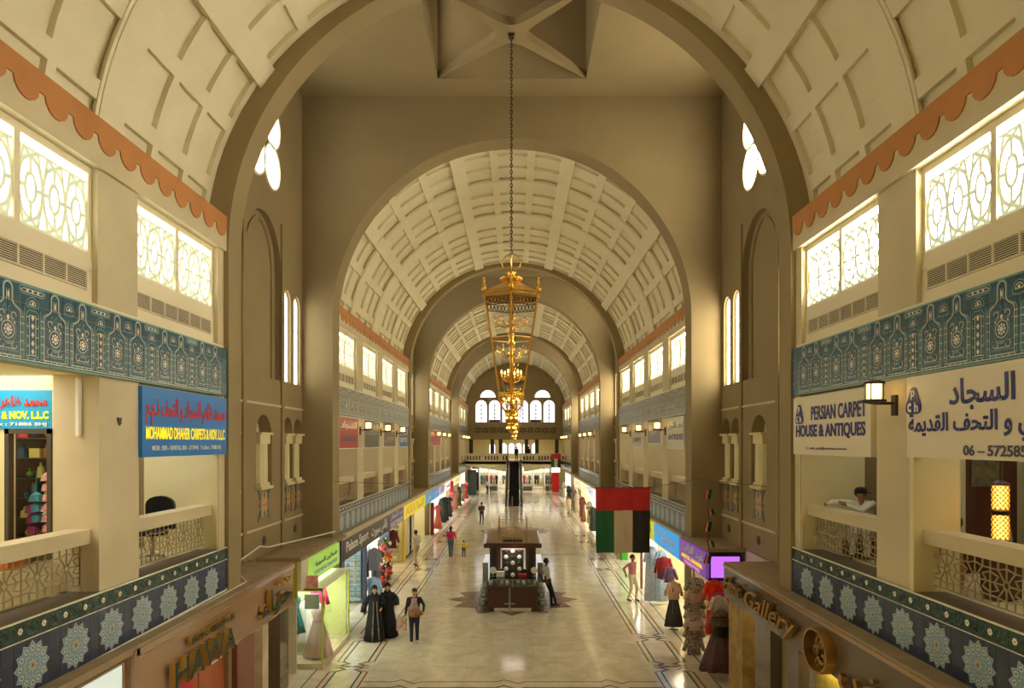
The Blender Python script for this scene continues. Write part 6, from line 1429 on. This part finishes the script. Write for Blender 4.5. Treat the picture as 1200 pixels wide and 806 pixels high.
# far left
def hangings(lst):
    for (nm, lb, cat, c, rgb, kind, h, w, r2) in lst: garment(nm, lb, cat, c, CAM_D, rgb, kind, h, w, rgb2=r2)
o = MB().box(-5.25, -5.45, 44.4, 44.7, 0, 2.1).build('drape', colmat((130, 46, 36))); tag(o, 'dark red drape beside the long salmon dress', 'drape')
hangings([('long_dress', 'long salmon pink dress displayed far along the left arcade', 'dress', (-5.22, 46.6, 1.75), (226, 112, 96), 'dress', 1.6, .42, None),
 ('abaya', 'black abaya on display beyond the salmon dress', 'robe', (-5.35, 50.6, 1.9), (40, 44, 40), 'abaya', 1.8, .5, None),
 ('abaya', 'dark green black abaya next beyond the salmon dress', 'robe', (-5.3, 51.8, 1.9), (36, 50, 44), 'abaya', 1.8, .5, None),
 ('dress', 'white and blue patterned long dress hanging behind the man in pink', 'dress', (5.22, 25.7, 2.08), (214, 222, 236), 'abaya', 2.0, .46, (150, 170, 206)),
 ('dress', 'pale blue patterned long dress beside the blue sign', 'dress', (5.50, 25.3, 2.0), (176, 196, 226), 'abaya', 1.85, .42, (120, 150, 200)),
 ('jacket', 'dark red jacket hanging under the bright blue sign', 'jacket', (5.36, 24.2, 1.95), (140, 24, 36), 'shirt', .75, .6, None),
 ('scarf', 'purple patterned scarf top below the red jacket', 'scarf', (5.38, 23.4, 1.72), (70, 46, 100), 'shirt', .5, .45, (130, 100, 150)),
 ('dress', 'red dress hanging behind the mauve one at right', 'dress', (5.75, 18.7, 1.9), (206, 30, 26), 'abaya', 1.1, .75, None),
 ('top', 'bright orange red top under the purple light box', 'blouse', (5.62, 18.95, 2.18), (240, 60, 30), 'shirt', .55, .5, None),
 ('top', 'white sleeved top just left of the red dress', 'blouse', (5.58, 18.35, 1.9), (216, 206, 190), 'shirt', .5, .4, None)])
garment('mannequin', 'headless mannequin in a beige blouse and black lace skirt under the purple sign', 'mannequin', (5.2, 22.0, 1.45), CAM_D, (40, 34, 36), 'dress', 1.35, .42, stand=True, rgb2=(70, 60, 58))
garment('blouse', 'beige lace blouse worn by the mannequin with the black skirt', 'blouse', (5.2, 21.97, 1.52), CAM_D, (200, 160, 130), 'shirt', .55, .46)
garment('dress', 'large mauve and beige dress with black waist hanging nearest at right', 'dress', (5.36, 17.5, 1.68), CAM_D, (110, 78, 84), 'gown', 1.5, .56, rgb2=(84, 58, 64), sleeves=False)
garment('bodice', 'beige dotted bodice of the nearest hanging dress', 'bodice', (5.36, 17.46, 1.72), CAM_D, (150, 128, 104), 'shirt', .5, .56, rgb2=(50, 40, 40), trim=(20, 18, 18))
o = MB().lathe((5.36, 17.46, 1.05), [(.19, 0), (.21, .12), (.20, .26)], 16, sy=.6).build('sash', 'black'); tag(o, 'wide black sash around the nearest hanging dress', 'sash')
pt = [((226, 220, 206), (30, 28, 28)), ((214, 160, 160), (236, 220, 210)), ((40, 36, 36), (226, 214, 196)), ((236, 230, 220), (120, 110, 100)), ((216, 170, 176), (240, 226, 220)), ((60, 52, 50), (200, 180, 160)), ((216, 204, 186), (40, 34, 34))]
for i, (c1, c2) in enumerate(pt):
    c1, c2 = (c1, c2) if i != 2 else (c2, c1)
    garment('patterned_top', 'patterned top with %s ground in the hanging column at right, %s from the top' % (['ivory', 'rose', 'black', 'white', 'pink', 'charcoal', 'cream'][i], ordw(i)), 'blouse', (5.17, 19.25+.02*i, 2.2-i*.27), CAM_D, c1, 'shirt', .42 if i < 6 else .6, .5, rgb2=c2)
o = MB().bar((5.17, 19.4, 0), (5.17, 19.4, 2.45), .02, 6).build('display_pole', 'steel'); tag(o, 'steel pole carrying the column of patterned tops', 'pole')
# racks of clothes far along both arcades
fc = [('black', (34, 32, 34)), ('navy', (36, 50, 80)), ('white', (220, 216, 208)), ('brown', (110, 76, 56)), ('teal', (50, 110, 116)), ('grey', (120, 120, 118)), ('red', (170, 40, 40)), ('beige', (206, 186, 150)), ('olive', (90, 96, 60)), ('pink', (206, 130, 130))]
def far(s, ys, x0=5.25):
    for i, y in enumerate(ys):
        n, c = fc[(i*3+(0 if s < 0 else 5)) % 10]; garment('display_garment', '%s garment displayed far along the %s arcade, %s beyond the second arch' % (n, SN[s], ordw(i)), 'garment', (s*(x0+.12*(i % 3)), y, 1.72+.12*(i % 2)), CAM_D, c, 'abaya' if i % 2 else 'dress', 1.55, .34 if i % 2 else .30, rgb2=fc[(i*7+2) % 10][1] if i % 2 else None)
far(-1, [54, 56, 57.5, 59, 60.5, 62, 63.2, 64.4, 65.6, 67, 68.5, 70, 71.5, 73, 75], 5.15)
far(1, [38.2, 40, 42.3, 44.3, 46.3, 48.5, 50.5, 52.5, 54.3, 56, 59, 61, 63.5, 66, 69, 72], 5.1)
for i, (x, y, z, c1, lb) in enumerate(((5.5, 42.0, 1.5, (226, 80, 60), 'red banner hanging beside the flag'), (5.5, 44.6, 1.6, (236, 150, 120), 'peach cloth hanging beside the flag'))):
    o = MB().box(x-.12, x+.12, y, y+.06, z-1.2, z+.5).build('hanging_cloth', colmat(c1)); tag(o, lb, 'cloth')
# rear shops under the mezzanine
rp = struct('trim_5', 'bright shop fronts under the mezzanine')
for i, (x0, x1, mt) in enumerate(((-5.6, -4.6, 'vent_dark'), (-4.5, -3.4, 'cream'), (-3.3, -2.2, 'white'), (-2.1, -1.0, 'white'), (.9, 2.2, 'white'), (2.3, 3.6, 'cream'), (3.7, 4.4, 'white'))):
    MB().box(x0, x1, 88, 88.1, 0, 2.9).build('shop_back', mt, rp); MB().box(x0-.06, x0+.06, 85.5, 88, 0, 3).build('shop_pier', 'offwhite', rp); MB().box(x0+.1, x1-.1, 85.9, 86.0, 2.35, 2.75).build('lit_header', mat('header_glow', (250, 250, 246), .5, emit=(250, 250, 246), es=1.2), rp)
    if mt != 'vent_dark':
        for j in range(3):
            n, c = fc[(i*4+j) % 10]; garment('display_garment', '%s garment in the rear shop windows, %s of shop %s from the left' % (n, ordw(j), ordw(i)), 'garment', (x0+.25+.33*j, 86.8, 1.9), CAM_D, c, 'shirt', 1.1, .3)
        o = MB().box(x0+.1, x1-.1, 85.6, 86.0, 0, .55).build('display_counter', 'offwhite' if i % 2 else 'vent_dark'); tag(o, '%s low counter before the rear shops, %s from the left' % ('pale' if i % 2 else 'dark', ordw(i-1)), 'counter')
o = MB().box(4.55, 5.4, 84, 84.3, 0, 2.35).build('red_panel', mat('panel_red', (220, 24, 26), .4)); tag(o, 'tall red panel at the right end of the rear shops', 'panel')
o = MB().box(4.45, 5.5, 83.9, 84.3, 2.4, 3.0).build('lit_panel', mat('header_glow', (250, 250, 246))); tag(o, 'white lit header above the tall red panel', 'panel')
o = MB().box(-5.62, -5.3, 58.9, 59.1, 1.7, 2.7).build('banner', mat('panel_red2', (200, 30, 30), .5)); tag(o, 'narrow red banner high on the far left pier', 'banner')
o = MB().box(-5.5, -4.5, 79, 79.3, 0, 2.9).build('dark_panel', mat('dark_teal', (60, 74, 62), .5)); tag(o, 'dark green panel at the far left end of the hall', 'panel')
